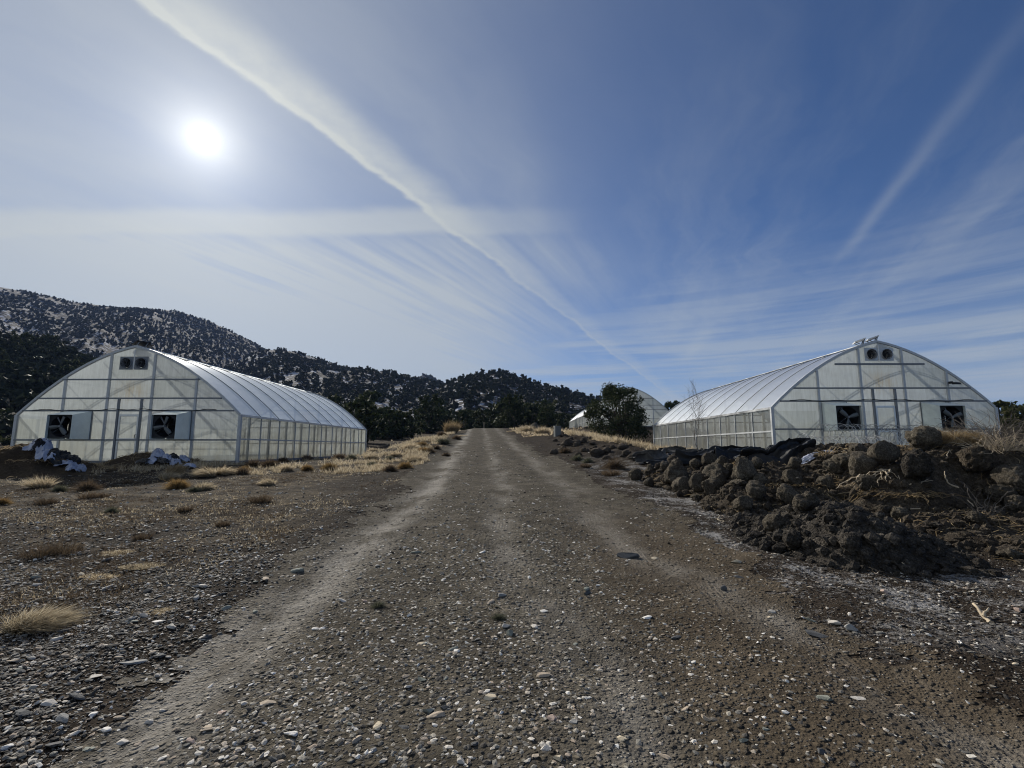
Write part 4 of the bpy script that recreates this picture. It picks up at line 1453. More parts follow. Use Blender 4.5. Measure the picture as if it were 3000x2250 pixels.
stick([sl(2003, 885), sl(2010, 935)], .007, 'tiny white twig on the gravel near the pale wheel track', f=terrain)


def tangle(cx, cy, fn, n, length, label, mat, spread, seed, rad=.006, up=.5, name='root_tangle', cat='roots', group=None, droop=.5):
    q = place(*fn(cx, cy), f=surf)
    r = np.random.default_rng(seed)
    mb = MB()
    for k in range(n):
        a = r.random() * 6.28
        b = Vector((r.normal() * spread, r.normal() * spread * .6, 0))
        d = Vector((math.cos(a), math.sin(a) * .6, up * (.3 + r.random())))
        L = length * (.5 + .8 * r.random())
        pts = [b, b + d * L * .4, b + d * L * .75 + Vector((0, 0, -L * droop * .15)), b + d * L + Vector((0, 0, -L * droop * .5))]
        a_, b_ = strand(pts, rad * (.6 + .8 * r.random()), L * .035, r)
        mb.tube(a_, b_, 4, cap=False)
    return tag(mb.build(name, MAT[mat], loc=q + Vector((0, 0, .02))), label, cat, group)


tangle(720, 480, s8, 16, .42, 'thick tangle of pale bleached roots hanging in the middle of the heap', 'wood', .06, 1, .011, -.35)
tangle(600, 540, s8, 14, .40, 'second tangle of pale roots above the round root ball', 'wood', .06, 2, .010, -.3)
tangle(410, 330, s8, 12, .30, 'star shaped pale root near the skyline of the heap', 'wood', .05, 3, .009, .5)
tangle(70, 330, s8, 22, .32, 'pale straw tuft beside the white scrap on the heap', 'blond', .05, 4, .007, .8, 'straw_tuft', 'straw')
tangle(1600, 400, s7, 30, .42, 'fan of dry straw next to the black plastic', 'tall', .15, 5, .006, .3, 'straw_tuft', 'straw')
tangle(1690, 385, s7, 18, .34, 'upright straw tuft against the black plastic', 'blond', .05, 6, .006, 1.3, 'straw_tuft', 'straw')
tangle(980, 770, s8, 40, .55, 'sprawl of dead stalks across the middle of the brown heap', 'tall', .16, 7, .005, .25, 'straw_tuft', 'straw')
tangle(260, 660, s8, 24, .35, 'dead stalks with pale roots over the crumbly heap', 'wood', .12, 8, .006, .2, 'straw_tuft', 'straw')
tangle(1780, 950, s8, 22, .32, 'grey stubble of grass below the shaded soil face', 'twig', .10, 9, .005, 1.3, 'straw_tuft', 'straw')
tangle(1900, 640, s7, 30, .36, 'loose straw around the disc faced root ball', 'tall', .25, 10, .005, .1, 'straw_tuft', 'straw')
tangle(1700, 330, s4, 24, .35, 'straw caught in the edge of the plastic sheeting', 'blond', .2, 11, .005, .3, 'straw_tuft', 'straw')
tangle(2110, 700, s8, 26, .4, 'dry fibres trailing over the large tan clump', 'tall', .2, 12, .005, .1, 'straw_tuft', 'straw')
tangle(230, 280, s9, 30, .5, 'dry stems hanging from the brown heap by the white bags', 'tall', .5, 13, .007, .1, 'straw_tuft', 'straw')
tangle(60, 160, s9, 26, .6, 'pale straw over the top of the heap at the picture edge', 'blond', .4, 14, .008, .1, 'straw_tuft', 'straw')


# ------------------------------------------------------------------ crumpled plastic
def crumple(cx, cy, fn, w, d, h, label, mat, seed, name='plastic_sheet', cat='plastic sheet', group=None, rz=0., curl=.2, back=0., n=(64, 48), folds=1.):
    q = place(*fn(cx, cy), f=surf)
    q.y += back
    q.z = z_at(q.x, q.y)
    r = np.random.default_rng(seed)
    u, v = np.meshgrid(np.linspace(-1, 1, n[0]), np.linspace(-1, 1, n[1]))
    e = 1 + .18 * fbm(u * 2 + seed, v * 2, seed, 3)
    e2 = 1 + .30 * fbm(v * 2.3, u * 2 + seed, seed + 1, 3)
    X, Y = u * e * w / 2, v * e2 * d / 2
    rid = 1 - np.abs(fbm(u * .8 + v * .5 + seed, v * 2.3 - u * .4, seed + 2, 3, .4)) * 2.2
    rid2 = 1 - np.abs(fbm(u * 4.5 + seed, v * 3.6 + u, seed + 3, 3)) * 2
    body = np.clip(1 - (u * u * .8 + v * v * .9), 0, 1) ** .6
    rid3 = 1 - np.abs(fbm(u * .6 + v * .9 + seed * 1.7, v * 4.2 + u * .7 + seed, seed + 6, 2)) * 2.6
    Z = h * (body * .52 + folds * (.30 * rid + .24 * rid3 + .05 * rid2) * (.30 + .70 * body)) + curl * h * (np.maximum(np.abs(u), np.abs(v)) > .9) * r.random() * fbm(u * 3, v * 3, seed + 5, 2)
    X = X + .10 * w * fbm(v * 2.5, u * 2.5, seed + 8, 3) * .5
    Y = Y + .12 * d * fbm(u * 2.6, v * 2.6, seed + 9, 3) + .25 * h * rid2 * .4
    ca, sa = math.cos(rz), math.sin(rz)
    X, Y = X * ca - Y * sa, X * sa + Y * ca
    tz = surf(X + q.x, Y + q.y) - q.z
    Z = Z + np.maximum(tz, -.25) * (.6)
    Z = np.maximum(Z, tz + .012 + .015 * (rid2 > .6))
    o = obj(name, np_mesh(name, np.stack([X.ravel(), Y.ravel(), Z.ravel()], 1), [grid_faces(*n)], True), MAT[mat], loc=q)
    md = o.modifiers.new('thick', 'SOLIDIFY')
    md.thickness = .006
    return tag(o, label, cat, group)


def fold_sheet(cx, cy, fn, L, d, h, label, mat, seed, group=None, rz=0., back=0.):
    """a long limp sheet lying in soft rolls and loops"""
    q = place(*fn(cx, cy), f=surf)
    q.y += back
    q.z = z_at(q.x, q.y)
    r = np.random.default_rng(seed)
    nu, nv = 70, 90
    u, v = np.meshgrid(np.linspace(0, 1, nu), np.linspace(0, 1, nv))
    nf = r.uniform(1.6, 2.6)
    ph = fbm(u * 1.6 + seed, v * .4, seed, 2) * 2.2
    w = np.sin(2 * np.pi * (v * nf + ph * .35))
    w2 = np.cos(2 * np.pi * (v * nf + ph * .35) + .6)
    amp = .55 + .9 * (fbm(u * 2.2 + seed * 3, v * 1.2, seed + 1, 3) + .2)
    body = np.sin(np.pi * np.clip(v, 0, 1)) ** .7 * (.45 + .55 * np.sin(np.pi * np.clip(u * .92 + .04, 0, 1)) ** .5)
    Z = h * (.55 * body + .26 * w * amp * (.3 + .7 * body) + .10 * fbm(u * 6 + seed, v * 3, seed + 4, 3))
    X = (u - .5) * L * (1 + .10 * fbm(v * 2.5, u * 0 + seed, seed + 2, 3)) + .10 * d * fbm(u * 2, v * 2.4, seed + 6, 3)
    Y = (v - .5) * d * (1 + .25 * fbm(u * 1.8, v * 0 + seed, seed + 3, 3)) + .22 * h * w2 * amp
    ca, sa = math.cos(rz), math.sin(rz)
    X, Y = X * ca - Y * sa, X * sa + Y * ca
    tz = surf(X + q.x, Y + q.y) - q.z
    Z = np.maximum(Z + np.clip(tz, -.25, .6) * .7, tz + .012)
    # loose torn corners
    for k in range(2):
        cu, cv = r.choice([0., 1.]), r.random()
        g = np.exp(-(((u - cu) / .10) ** 2 + ((v - cv) / .09) ** 2))
        Z = Z + g * h * r.uniform(.15, .45)
    o = obj('plastic_sheet', np_mesh('plastic_sheet', np.stack([X.ravel(), Y.ravel(), Z.ravel()], 1), [grid_faces(nu, nv)], True), MAT[mat], loc=q)
    md = o.modifiers.new('thick', 'SOLIDIFY')
    md.thickness = .005
    return tag(o, label, 'plastic sheet', group)


PG = 'crumpled black plastic dumped in front of the greenhouse'
for i, (cx, cy, w, d, h, mat, lab, rz, bk) in enumerate([
    (390, 330, 1.2, .9, .55, 'grey_plastic', 'dusty grey plastic roll with folded mouth nearest the pale grass', .2, 0.),
    (560, 370, 1.3, .7, .28, 'black_plastic', 'flat grey streaked plastic sheet hanging toward the track', .1, 0.),
    (640, 250, 1.2, .8, .42, 'grey_plastic', 'bunched grey plastic with a ragged upright corner', -.3, .3),
    (760, 330, 1.2, .8, .42, 'black_plastic', 'black plastic fold behind the broad cone shaped root ball', .3, .1),
    (860, 250, 1.3, .8, .38, 'grey_plastic', 'dull plastic sheet with a pale strip along its top', .1, .5),
    (1100, 200, 2.0, .9, .62, 'black_plastic', 'highest long black plastic fold before the side wall', .05, .7),
    (1130, 320, 2.3, .9, .55, 'black_plastic', 'long drooping black plastic sheet above the round flat ended root ball', -.05, .25),
    (1330, 260, 1.5, .9, .48, 'grey_plastic', 'grey rolled plastic lying over the black folds', .4, .5),
    (1420, 350, 1.6, .9, .50, 'black_plastic', 'shiny black sheet above the pointed root ball', .15, .2),
    (1560, 230, 1.5, .8, .45, 'black_plastic', 'black sheet with curled horn under the corner post', -.2, .8),
    (1600, 300, 1.4, .9, .45, 'grey_plastic', 'grey crumpled sheet in the middle of the plastic pile', .3, .4),
    (1800, 360, 1.6, .9, .62, 'black_plastic', 'black sheet draped like a curtain beside straw', 0., .2),
    (1790, 230, 1.5, .8, .40, 'grey_plastic', 'flat grey sheet on top by the wire rolls', .1, .9),
    (1950, 290, 1.3, .8, .42, 'black_plastic', 'last black sheet beneath the wire rolls', -.3, .6),
    (980, 290, 1.2, .7, .36, 'grey_plastic', 'dusty plastic fold below the highest black one', .5, .4),
    (1240, 250, 1.1, .7, .34, 'black_plastic', 'small black fold beside the sapling trunk', .6, .7)]):
    fold_sheet(cx, cy + 30, s7, w * 1.1, d * .95, h * 1.0, lab, mat, 40 + i, group=PG, rz=rz, back=bk)
crumple(2170, 165, s7, 1.0, .5, .22, 'white plastic scrap lying on top of the wire rolls', 'white_plastic', 70, name='plastic_scrap', cat='plastic scrap', back=1.2, rz=.2)
crumple(2170, 335, s7, .75, .35, .12, 'white plastic scrap at the foot of the wire rolls', 'white_plastic', 71, name='plastic_scrap', cat='plastic scrap', rz=-.1)
crumple(1390, 165, s7, .8, .3, .10, 'thin white strip caught on the top of the black plastic', 'white_plastic', 72, name='plastic_scrap', cat='plastic scrap', back=1.1)
BG = 'white and black grow bags beside the open-mouthed fan hoods'
for i, (cx, cy, w, h, mat, lab) in enumerate([
    (290, 165, 1.15, .62, 'white_plastic', 'topmost white bag on the brown heap under the fan hood'),
    (300, 170, .5, .75, 'black_plastic', 'black bag sticking up between white ones under the fan hood'),
    (340, 225, 1.1, .45, 'white_plastic', 'white bag draped across the shoulder of the brown heap'),
    (425, 205, .55, .45, 'black_plastic', 'small black bag behind the draped white one'),
    (440, 260, .85, .45, 'black_plastic', 'folded black bag in the middle of the slide of bags'),
    (510, 235, .6, .4, 'black_plastic', 'black bag leaning above a pale striped one'),
    (500, 280, .9, .3, 'white_plastic', 'white bag caught under the folded black one'),
    (580, 265, .65, .45, 'black_plastic', 'black bag at the far end of the slide of bags'),
    (560, 325, .62, .42, 'white_plastic', 'pale tub shaped bag lowest on the slope by the heap'),
    (620, 320, .5, .32, 'white_plastic', 'small pale bag beside the tub shaped one'),
    (1260, 225, .7, .62, 'white_plastic', 'tall white bag on the flat heap beside the door'),
    (1330, 245, .8, .42, 'white_plastic', 'white bag folded beside the tall one by the door'),
    (1310, 265, .6, .3, 'black_plastic', 'black bag mouth below the tall white one'),
    (1395, 240, .6, .42, 'black_plastic', 'black rimmed bag in the middle by the second fan hood'),
    (1400, 265, .7, .34, 'white_plastic', 'pale bag below the black rimmed one'),
    (1470, 245, .7, .46, 'white_plastic', 'rounded white bag with a black fold on top'),
    (1470, 232, .5, .52, 'black_plastic', 'black fold lying over the rounded white bag'),
    (1520, 290, .7, .26, 'white_plastic', 'flat white bag end of the row below the second fan hood'),
    (1210, 260, .7, .3, 'white_plastic', 'white bag sloping off the flat heap toward the door'),
    (1140, 270, .6, .22, 'black_plastic', 'lone black scrap at the foot of the door post')]):
    o = crumple(cx, cy + 48, s9, w * (.52 if mat[0] == 'w' else .66), w * .46, h * (.62 if mat[0] == 'w' else .5), lab, mat, 120 + i, name='grow_bag', cat='plastic bag', group=BG, rz=random.uniform(-.9, .9), back=.1 if mat[0] == 'w' else .02, n=(30, 24), folds=1.0)
    o.location.z += .02 if mat[0] == 'w' else .10
    o.rotation_euler = (random.uniform(-.35, .1), random.uniform(-.3, .3), 0)


# ------------------------------------------------------------------ rolls of wire mesh and other small structures
def wire_roll(x0, x1, y, z, rad, label, seed):
    r = np.random.default_rng(seed)
    mb = MB()
    L = x1 - x0
    n = int(L / .17)
    for k in range(n + 1):
        x = x0 + L * k / n
        rr = rad * (1 + .06 * r.normal())
        mb.tube([(x - x0 + .05 * math.sin(a * 1.3 + k), rr * math.cos(a), rr + rr * math.sin(a) * .95) for a in np.linspace(0, 6.28, 17)], .009, 3, cap=False)
    for k in range(13):
        a = k * 6.28 / 13
        mb.tube([(q, rad * 1.0 * math.cos(a + q * .1), rad + rad * math.sin(a + q * .1) * .95) for q in np.linspace(0, L, 8)], .005, 3, cap=False)
    o = mb.build('wire_mesh_roll', MAT['wire'], loc=(x0, y, z))
    return tag(o, label, 'wire mesh', 'rolls of wire mesh before the greenhouse')


for x0, x1, y, rad, zoff, lab, sd in ((11.6, 15.2, 18.2, .50, .28, 'long roll of wire mesh lying across the doorway', 1), (13.4, 16.6, 17.4, .46, .22, 'wire mesh roll beside the biggest root ball on the crest', 2),
                                      (9.7, 12.3, 16.3, .42, .22, 'wire mesh roll half over the black plastic', 3), (12.2, 14.8, 16.8, .40, .15, 'low wire mesh roll behind the brown heap', 4)):
    wire_roll(x0, x1, y, z_at((x0 + x1) / 2, y, terrain) + zoff, rad, lab, sd)

# grey service cabinet beside the track
q = Vector(((1632 - 1508) / F_PX * 38, 38, 0))
q.z = z_at(q.x, 38, terrain)
cb = empty('utility_cabinet', q, 'small grey utility cabinet standing alone beside the far track', 'utility cabinet', rz=.25)
MB().box((-.24, -.2, -.1), (.24, .2, .70)).build('body', MAT['cabinet'], cb)
MB().hexa([(-.26, -.23, .70), (.26, -.23, .70), (.26, .22, .70), (-.26, .22, .70)], [(-.25, -.21, .75), (.25, -.21, .75), (.25, .21, .78), (-.25, .21, .78)]).build('lid', MAT['cabinet'], cb)
MB().box((-.2, -.212, .08), (.2, -.203, .64)).build('door', MAT['cabinet'], cb)
# mound of gravel at the end of the track
q = Vector(((1567 - 1508) / F_PX * 60, 60, 0))
q.z = z_at(q.x, 60, terrain)
g = np.linspace(-1.3, 1.3, 40)
X, Y = np.meshgrid(g, g)
Z = np.maximum(.95 - np.hypot(X, Y) * .8, -.15) + .08 * fbm(X * 3, Y * 3, 5, 4)
tag(obj('gravel_mound', np_mesh('gravel_mound', np.stack([X.ravel(), Y.ravel(), Z.ravel()], 1), [grid_faces(40, 40)], True), MAT['road'], loc=q), 'small cone of grey gravel at the far end of the track', 'gravel mound')
q = Vector(((1418 - 1508) / F_PX * 64, 64, 0))
q.z = z_at(q.x, 64, terrain)
MBp = MB().beam((0, 0, -.2), (0, 0, .85), .09, .09, (0, 1, 0))
tag(MBp.build('marker_post', MAT['wood'], loc=q), 'short wooden post where the track meets the woodland', 'post')


# bare sapling by the side wall
def bare_tree(name, loc, h, label, seed, rad=.022, spread=.35, levels=3, cat='sapling', mat='twig'):
    r = np.random.default_rng(seed)
    root = empty(name, loc, label, cat)
    tr_, br = MB(), MB()
    main = [Vector((0, 0, -.1)) + Vector((r.normal() * .02 * k, r.normal() * .02 * k, (h + .1) * k / 8)) for k in range(9)]
    tr_.tube(main, [rad * (1 - .1 * k) for k in range(9)], 6)

    def grow(p, d, L, ra, lev):
        pts = [p]
        for k in range(4):
            d = (d + Vector(r.normal(size=3)) * .16 + Vector((0, 0, .14))).normalized()
            pts.append(pts[-1] + d * L / 4)
        br.tube(pts, [ra * (1 - .18 * k) for k in range(5)], 4, cap=False)
        if lev:
            for k in range(1, 5):
                for _ in range(1 + (lev > 1)):
                    dd = (d + Vector(r.normal(size=3)) * .6).normalized()
                    grow(pts[k], dd, L * .55, ra * .55, lev - 1)
    for k in range(8):
        t = .30 + .68 * k / 7
        i = min(int(t * 8), 7)
        p = main[i].lerp(main[i + 1], t * 8 - i)
        a = r.random() * 6.28
        grow(p, Vector((math.cos(a) * spread, math.sin(a) * spread, .8)).normalized(), h * .38 * (1.15 - t * .5), rad * .45, levels - 1)
    tr_.build('trunk', MAT[mat], root, smooth=True)
    br.build('branches', MAT[mat], root)
    return root


sx = (2042 - 1508) / F_PX * 17.2
bare_tree('bare_sapling', (sx, 17.2, z_at(sx, 17.2, terrain)), 2.35, 'thin leafless sapling in front of the greenhouse side wall', 3, .015, .38)


def brush(cx, cy, fn, w, h, n, label, mat, seed, f=surf, back=0., name='dead_brush', cat='brush', rad=.006, group=None):
    q = place(*fn(cx, cy), f=f, hi=12.6 if fn is s8 else 160)
    q.y += back
    q.z = z_at(q.x, q.y, f)
    r = np.random.default_rng(seed)
    mb = MB()
    for k in range(n):
        a, u = r.random() * 6.28, r.random()
        p = Vector((math.cos(a) * w * .25 * u, math.sin(a) * w * .2 * u, 0))
        d = Vector((math.cos(a) * (.2 + u), math.sin(a) * (.2 + u), .5 + r.random()))
        pts = [p]
        L = h * (.6 + .7 * r.random())
        for s in range(6):
            d = (d.normalized() + Vector(r.normal(size=3)) * .28 + Vector((math.cos(a) * .12, math.sin(a) * .12, -.16))).normalized()
            pts.append(pts[-1] + d * L / 4.2)
        pts = [Vector((s.x, s.y, max(s.z, -.05))) for s in pts]
        mb.tube(pts, [rad * (1 - .12 * s) for s in range(7)], 3, cap=False)
    return tag(mb.build(name, MAT[mat], loc=q), label, cat, group)


brush(2020, 190, s8, 2.2, .62, 420, 'grey tangled dead brush beside the greenhouse corner at the picture edge', 'twig', 1, back=.2, rad=.008)
brush(2190, 200, s8, 2.0, .55, 360, 'dark tangled dead brush at the far edge of the soil heap', 'bark', 2, back=.1, rad=.008)
brush(1930, 260, s8, 1.6, .35, 150, 'pale fallen twigs below the grey tangled brush', 'wood', 3, back=.0, rad=.006)
brush(800, 245, s9, .6, .62, 60, 'wispy dead weed beside the slide of white bags', 'twig', 4, back=.8, rad=.005)



# ------------------------------------------------------------------ dry grass and low brush
def blades(r, n, rad, h, wid, lean=.55, dome=False, ry=1., bend=.5, comb=(0, 0)):
    """n curved tapering blades growing from a disc; returns vertices, quads, triangles"""
    a = r.random(n) * 2 * np.pi
    u = np.sqrt(r.random(n))
    B = np.stack([np.cos(a) * u * rad, np.sin(a) * u * rad * ry, np.zeros(n)], 1)
    if dome:
        el = np.arcsin(r.random(n) * .95 + .05)
        aa = r.random(n) * 2 * np.pi
        D = np.stack([np.cos(aa) * np.cos(el), np.sin(aa) * np.cos(el), np.sin(el)], 1)
        B = B * .35
        L = h * (.75 + .35 * r.random(n))
    else:
        D = np.stack([np.cos(a) * u * lean + r.normal(size=n) * .3 * lean, np.sin(a) * u * lean + r.normal(size=n) * .3 * lean, np.ones(n)], 1)
        D /= np.linalg.norm(D, axis=1)[:, None]
        L = h * (.45 + .75 * r.random(n)) * (1.1 - .35 * u)
    D = D + np.array([comb[0], comb[1], 0])
    D /= np.linalg.norm(D, axis=1)[:, None]
    side = np.cross(D, r.normal(size=(n, 3)))
    side /= np.linalg.norm(side, axis=1)[:, None] + 1e-9
    w = (wid * (.6 + .8 * r.random(n)))[:, None] * side
    bd = r.normal(size=(n, 3)) * bend
    bd[:, 2] = -np.abs(bd[:, 2]) * .6
    bd += np.array([comb[0], comb[1], -.5 * (abs(comb[0]) + abs(comb[1]))]) * .8
    P0, P1, P2 = B, B + D * (L * .5)[:, None] + bd * (L * .12)[:, None], B + D * L[:, None] + bd * (L * .45)[:, None]
    V = np.stack([P0 - w, P0 + w, P1 - w * .8, P1 + w * .8, P2], 1).reshape(-1, 3)
    i = np.arange(n)[:, None] * 5
    return V, i + [0, 1, 3, 2], i + [2, 3, 4]


def tuft(px, py, fn, rpx, kind, label, seed=None, group=None, f=terrain, name=None, back=0.):
    """rpx: half width in crop pixels of the view FN belongs to"""
    sc = {s9: 2.765, sl: 2.212, sm: 2.212, sr: 2.212}.get(fn, 3.687)
    q = place(*fn(px, py), f=f, hi=160 if f is terrain else 12.6)
    q.y += back
    q.z = z_at(q.x, q.y, f)
    rad = rpx / sc / F_PX * q.y
    r = np.random.default_rng(seed if seed is not None else int(px * 7 + py))
    wid = max(.0022, q.y * .00042)
    spec = dict(bunch=(900, rad * .62, rad * 1.25, 'blond', .9, False, 'grass_tuft', 'grass tuft'),
                mound=(1300, rad * .7, rad * 1.2, 'gold', .5, True, 'brush_mound', 'brush'),
                brown=(800, rad * .85, rad * 1.15, 'brown', .6, True, 'brush_mound', 'brush'),
                sage=(850, rad * .85, rad * 1.1, 'sage', .6, True, 'brush_mound', 'brush'),
                wisp=(300, rad * .8, rad * 1.0, 'brown', .7, False, 'grass_tuft', 'grass tuft'),
                mat=(2600, rad * 1.0, rad * .20, 'blond', 1.2, False, 'grass_tuft', 'grass tuft'),
                reed=(900, rad * .8, rad * 2.0, 'tall', .35, False, 'grass_tuft', 'grass tuft'))[kind]
    n, rd, h, mt, lean, dome, nm, cat = spec
    cm = (r.normal() * .35, r.normal() * .25) if kind in ('bunch', 'reed', 'mat') else (0, 0)
    if rpx > 200:
        cm, n, rd, h = (.7, -.1), 2600, rad * .62, rad * .85
    if kind == 'mat':
        wid *= 1.7
    V, f4, f3 = blades(r, n, rd, h, wid, lean, dome, .8 if kind != 'mat' else .55, comb=cm)
    if rpx > 200:
        V[:, 0] -= rad * .45
    if kind in ('mound', 'brown', 'sage'):
        # an uneven crown instead of a perfect ball
        k = 1 + .28 * n3(V, int(px), 3, 2.2 / max(rad, .05))
        V = V * k[:, None] * [1.0, .9, 1.0]
    o = obj(name or nm, np_mesh(nm, V, [f4, f3]), MAT[mt], loc=q - Vector((0, 0, .01)))
    return tag(o, label, cat, group)


TUFTS = [
    (sl, 320, 745, 215, 'bunch', 'big flattened blond grass tuft nearest the camera on the stony yard'),
    (sl, 620, 420, 130, 'mat', 'low yellow grass mat shaped like a long streak'),
    (sl, 930, 350, 130, 'mat', 'yellow grass mat continuing the long streak toward the track'),
    (sl, 1080, 640, 110, 'mat', 'mossy dark yellow mat beside a white chip of rock'),
    (sl, 925, 175, 55, 'wisp', 'upright brown tuft alone behind the yellow grass mat'),
    (sl, 410, 265, 120, 'wisp', 'wispy brown weed patch above the yellow mat'),
    (sl, 240, 290, 110, 'wisp', 'thin brown weed near the wispy patch'),
    (sl, 760, 265, 120, 'mat', 'grey mat of dead grass just behind the yellow one'),
    (sl, 1440, 90, 45, 'wisp', 'small upright brown tuft near the white curled root'),
    (sl, 1770, 605, 40, 'mat', 'small tan tuft on the edge of the pale wheel track'),
    (sm, 240, 620, 50, 'sage', 'small grey green weed on the gravel left of the twig'),
    (sm, 1020, 695, 48, 'sage', 'small grey green weed beside the curved twig on the gravel'),
    (s9, 710, 515, 95, 'brown', 'rounded tan brush with a fluffy top near the dark shade'),
    (s9, 1440, 500, 82, 'mound', 'round orange brush in front of the second row of bags'),
    (s9, 1350, 430, 75, 'bunch', 'pale grass behind the round orange brush'),
    (s9, 330, 495, 95, 'bunch', 'pale spread of grass at the edge of the greenhouse shade'),
    (s9, 480, 525, 60, 'sage', 'grey green low brush beside the pale spread of grass'),
    (s9, 370, 630, 75, 'wisp', 'brown weed before the pale spread of grass'),
    (s9, 720, 580, 80, 'wisp', 'brown weeds right below the fluffy topped brush'),
    (s9, 830, 575, 55, 'wisp', 'thin brown weed beside the others below the fluffy brush'),
    (s9, 905, 695, 52, 'sage', 'grey green mound in the middle of the left yard'),
    (s9, 960, 670, 60, 'mat', 'pale grass behind the grey green mound'),
    (s9, 20, 630, 55, 'mound', 'orange brush cut by the picture edge'),
    (s9, 1500, 685, 55, 'wisp', 'faint brown weed between the orange brush and the track'),
    (s9, 2110, 610, 85, 'wisp', 'broad brown weed patch close to the track'),
    (s9, 1960, 385, 58, 'brown', 'brown brush just off the corner post'),
    (s9, 1690, 400, 90, 'bunch', 'pale grass strip before the corner of the greenhouse'),
    (s9, 1800, 385, 80, 'bunch', 'second pale grass clump before the corner of the greenhouse'),
    (s9, 1640, 510, 70, 'bunch', 'thin pale grass below the pale strip'),
    (s9, 1570, 525, 45, 'sage', 'small grey green brush beside the round orange one'),
    (s9, 1040, 460, 45, 'wisp', 'brown stalks in the shade by the orange brush'),
    (s9, 1690, 300, 70, 'brown', 'dark leafy brush against the gable foot'),
    (s9, 1760, 300, 75, 'brown', 'bigger dark leafy brush against the gable foot'),
    (s9, 1580, 305, 60, 'brown', 'dark brush at the end of the row of white bags'),
    (s9, 1380, 395, 60, 'reed', 'tall tan grass above the round orange brush'),
    (s9, 870, 300, 28, 'wisp', 'small weed at the foot of the door post'),
    (s9, 1810, 800, 40, 'wisp', 'thin brown weed on the open yard'),
    (s9, 2180, 470, 60, 'bunch', 'pale grass clump midway between greenhouse corner and track'),
    (s2, 1525, 1570, 80, 'mound', 'ball shaped orange brush alone by the pale grass'),
    (s2, 1290, 1575, 60, 'mound', 'smaller orange brush beside the ball shaped one'),
    (s2, 1060, 1580, 75, 'bunch', 'pale grass with dark stems below the side wall'),
    (s2, 600, 1590, 60, 'mound', 'orange brush just before the corner post'),
    (s2, 880, 1540, 100, 'brown', 'dark brush along the side wall foot near the corner'),
    (s2, 1030, 1490, 60, 'brown', 'dark brush along the middle of the side wall'),
    (s2, 1290, 1470, 70, 'brown', 'reddish brush along the side wall'),
    (s2, 1640, 1455, 70, 'brown', 'dark brush along the far part of the side wall'),
    (s2, 1770, 1460, 60, 'sage', 'grey brush mound near the far end of the side wall'),
    (s2, 2000, 1380, 45, 'bunch', 'pale grass just past the far corner of the side wall'),
    (s2, 1990, 1530, 55, 'sage', 'dark grey mound in the pale grass of the bank'),
    (s2, 700, 1540, 90, 'brown', 'low dark brush at the corner post of the side wall'),
    (s3, 680, 960, 66, 'mound', 'orange mound high on the grassy bank'),
    (s3, 700, 1020, 62, 'mound', 'paler orange mound just below another on the grassy bank'),
    (s3, 910, 925, 82, 'sage', 'largest grey green mound on the crest of the grassy bank'),
    (s3, 840, 975, 45, 'brown', 'dark mound beside the grey green one on the bank'),
    (s3, 1060, 875, 48, 'brown', 'dark mound where the bank meets the track'),
    (s3, 920, 955, 45, 'bunch', 'pale grass tuft below the crest of the bank'),
    (s3, 1000, 810, 75, 'reed', 'tall pale reeds at the top end of the bank'),
    (s3, 900, 830, 45, 'brown', 'dark brush in front of the woodland on the bank'),
    (s3, 560, 985, 75, 'bunch', 'golden grass at the back of the bank'),
    (s3, 600, 1110, 90, 'bunch', 'wide pale grass on the slope of the bank'),
    (s3, 500, 1190, 80, 'mound', 'brownish mound low on the bank by the track'),
    (s3, 350, 1220, 85, 'brown', 'dark low mound at the foot of the bank'),
    (s3, 240, 1185, 60, 'bunch', 'straw coloured tuft beside the dark low mound'),
    (s3, 950, 1055, 42, 'brown', 'dark little mound at the edge of the track'),
    (s3, 770, 1010, 48, 'brown', 'dark brush between the orange mounds and the track'),
    (s3, 420, 1060, 70, 'bunch', 'pale grass in the middle of the bank'),
    (s3, 330, 1100, 55, 'sage', 'grey brush with dead twigs on the bank'),
    (s3, 130, 1095, 80, 'bunch', 'pale grass on the near end of the bank'),
    (s3, 660, 1110, 65, 'bunch', 'pale grass nearest the track on the bank'),
    (s3, 1110, 840, 60, 'mat', 'pale low grass beside the upper track'),
    (s3, 1700, 790, 85, 'mat', 'pale grass across the track from the bank'),
    (s3, 1840, 800, 95, 'bunch', 'pale grass before the cone of gravel'),
    (s3, 1980, 815, 85, 'bunch', 'pale grass near the grey cabinet'),
    (s4, 330, 1100, 70, 'sage', 'grey green weed at the track edge'),
    (s4, 450, 1125, 60, 'sage', 'second grey green weed at the track edge'),
    (s4, 740, 1190, 130, 'brown', 'broad low brown weed by the plastic pile'),
    (s4, 700, 1265, 100, 'wisp', 'brown weed patch at the pale crust'),
    (s4, 210, 1020, 60, 'brown', 'brown weed on the verge before the big dark clod'),
    (s4, 430, 1175, 60, 'wisp', 'thin brown weed at the track edge below the grey green ones'),
]
for i, (fn, px, py, rp, kind, lab) in enumerate(TUFTS):
    tuft(px, py, fn, rp, kind, lab, 700 + i, group='tufts and low brush on the dry ground')
# tall dry grass behind the crest of the heap, and the pale meadow before the far juniper
for i, (px, py, rp, bk, lab) in enumerate([(1380, 215, 95, .2, 'tall tan grass rising over the crest by the second fan hood'), (1500, 220, 115, .3, 'densest tall tan grass over the crest of the heap'), (1640, 235, 100, .2, 'tall tan grass next to the grey dead brush'), (1740, 240, 80, .1, 'last of the tall tan grass before the grey dead brush')]):
    tuft(px, py, s8, rp, 'reed', lab, 820 + i, 'tall dry grass over the crest of the heap', f=surf, back=bk)


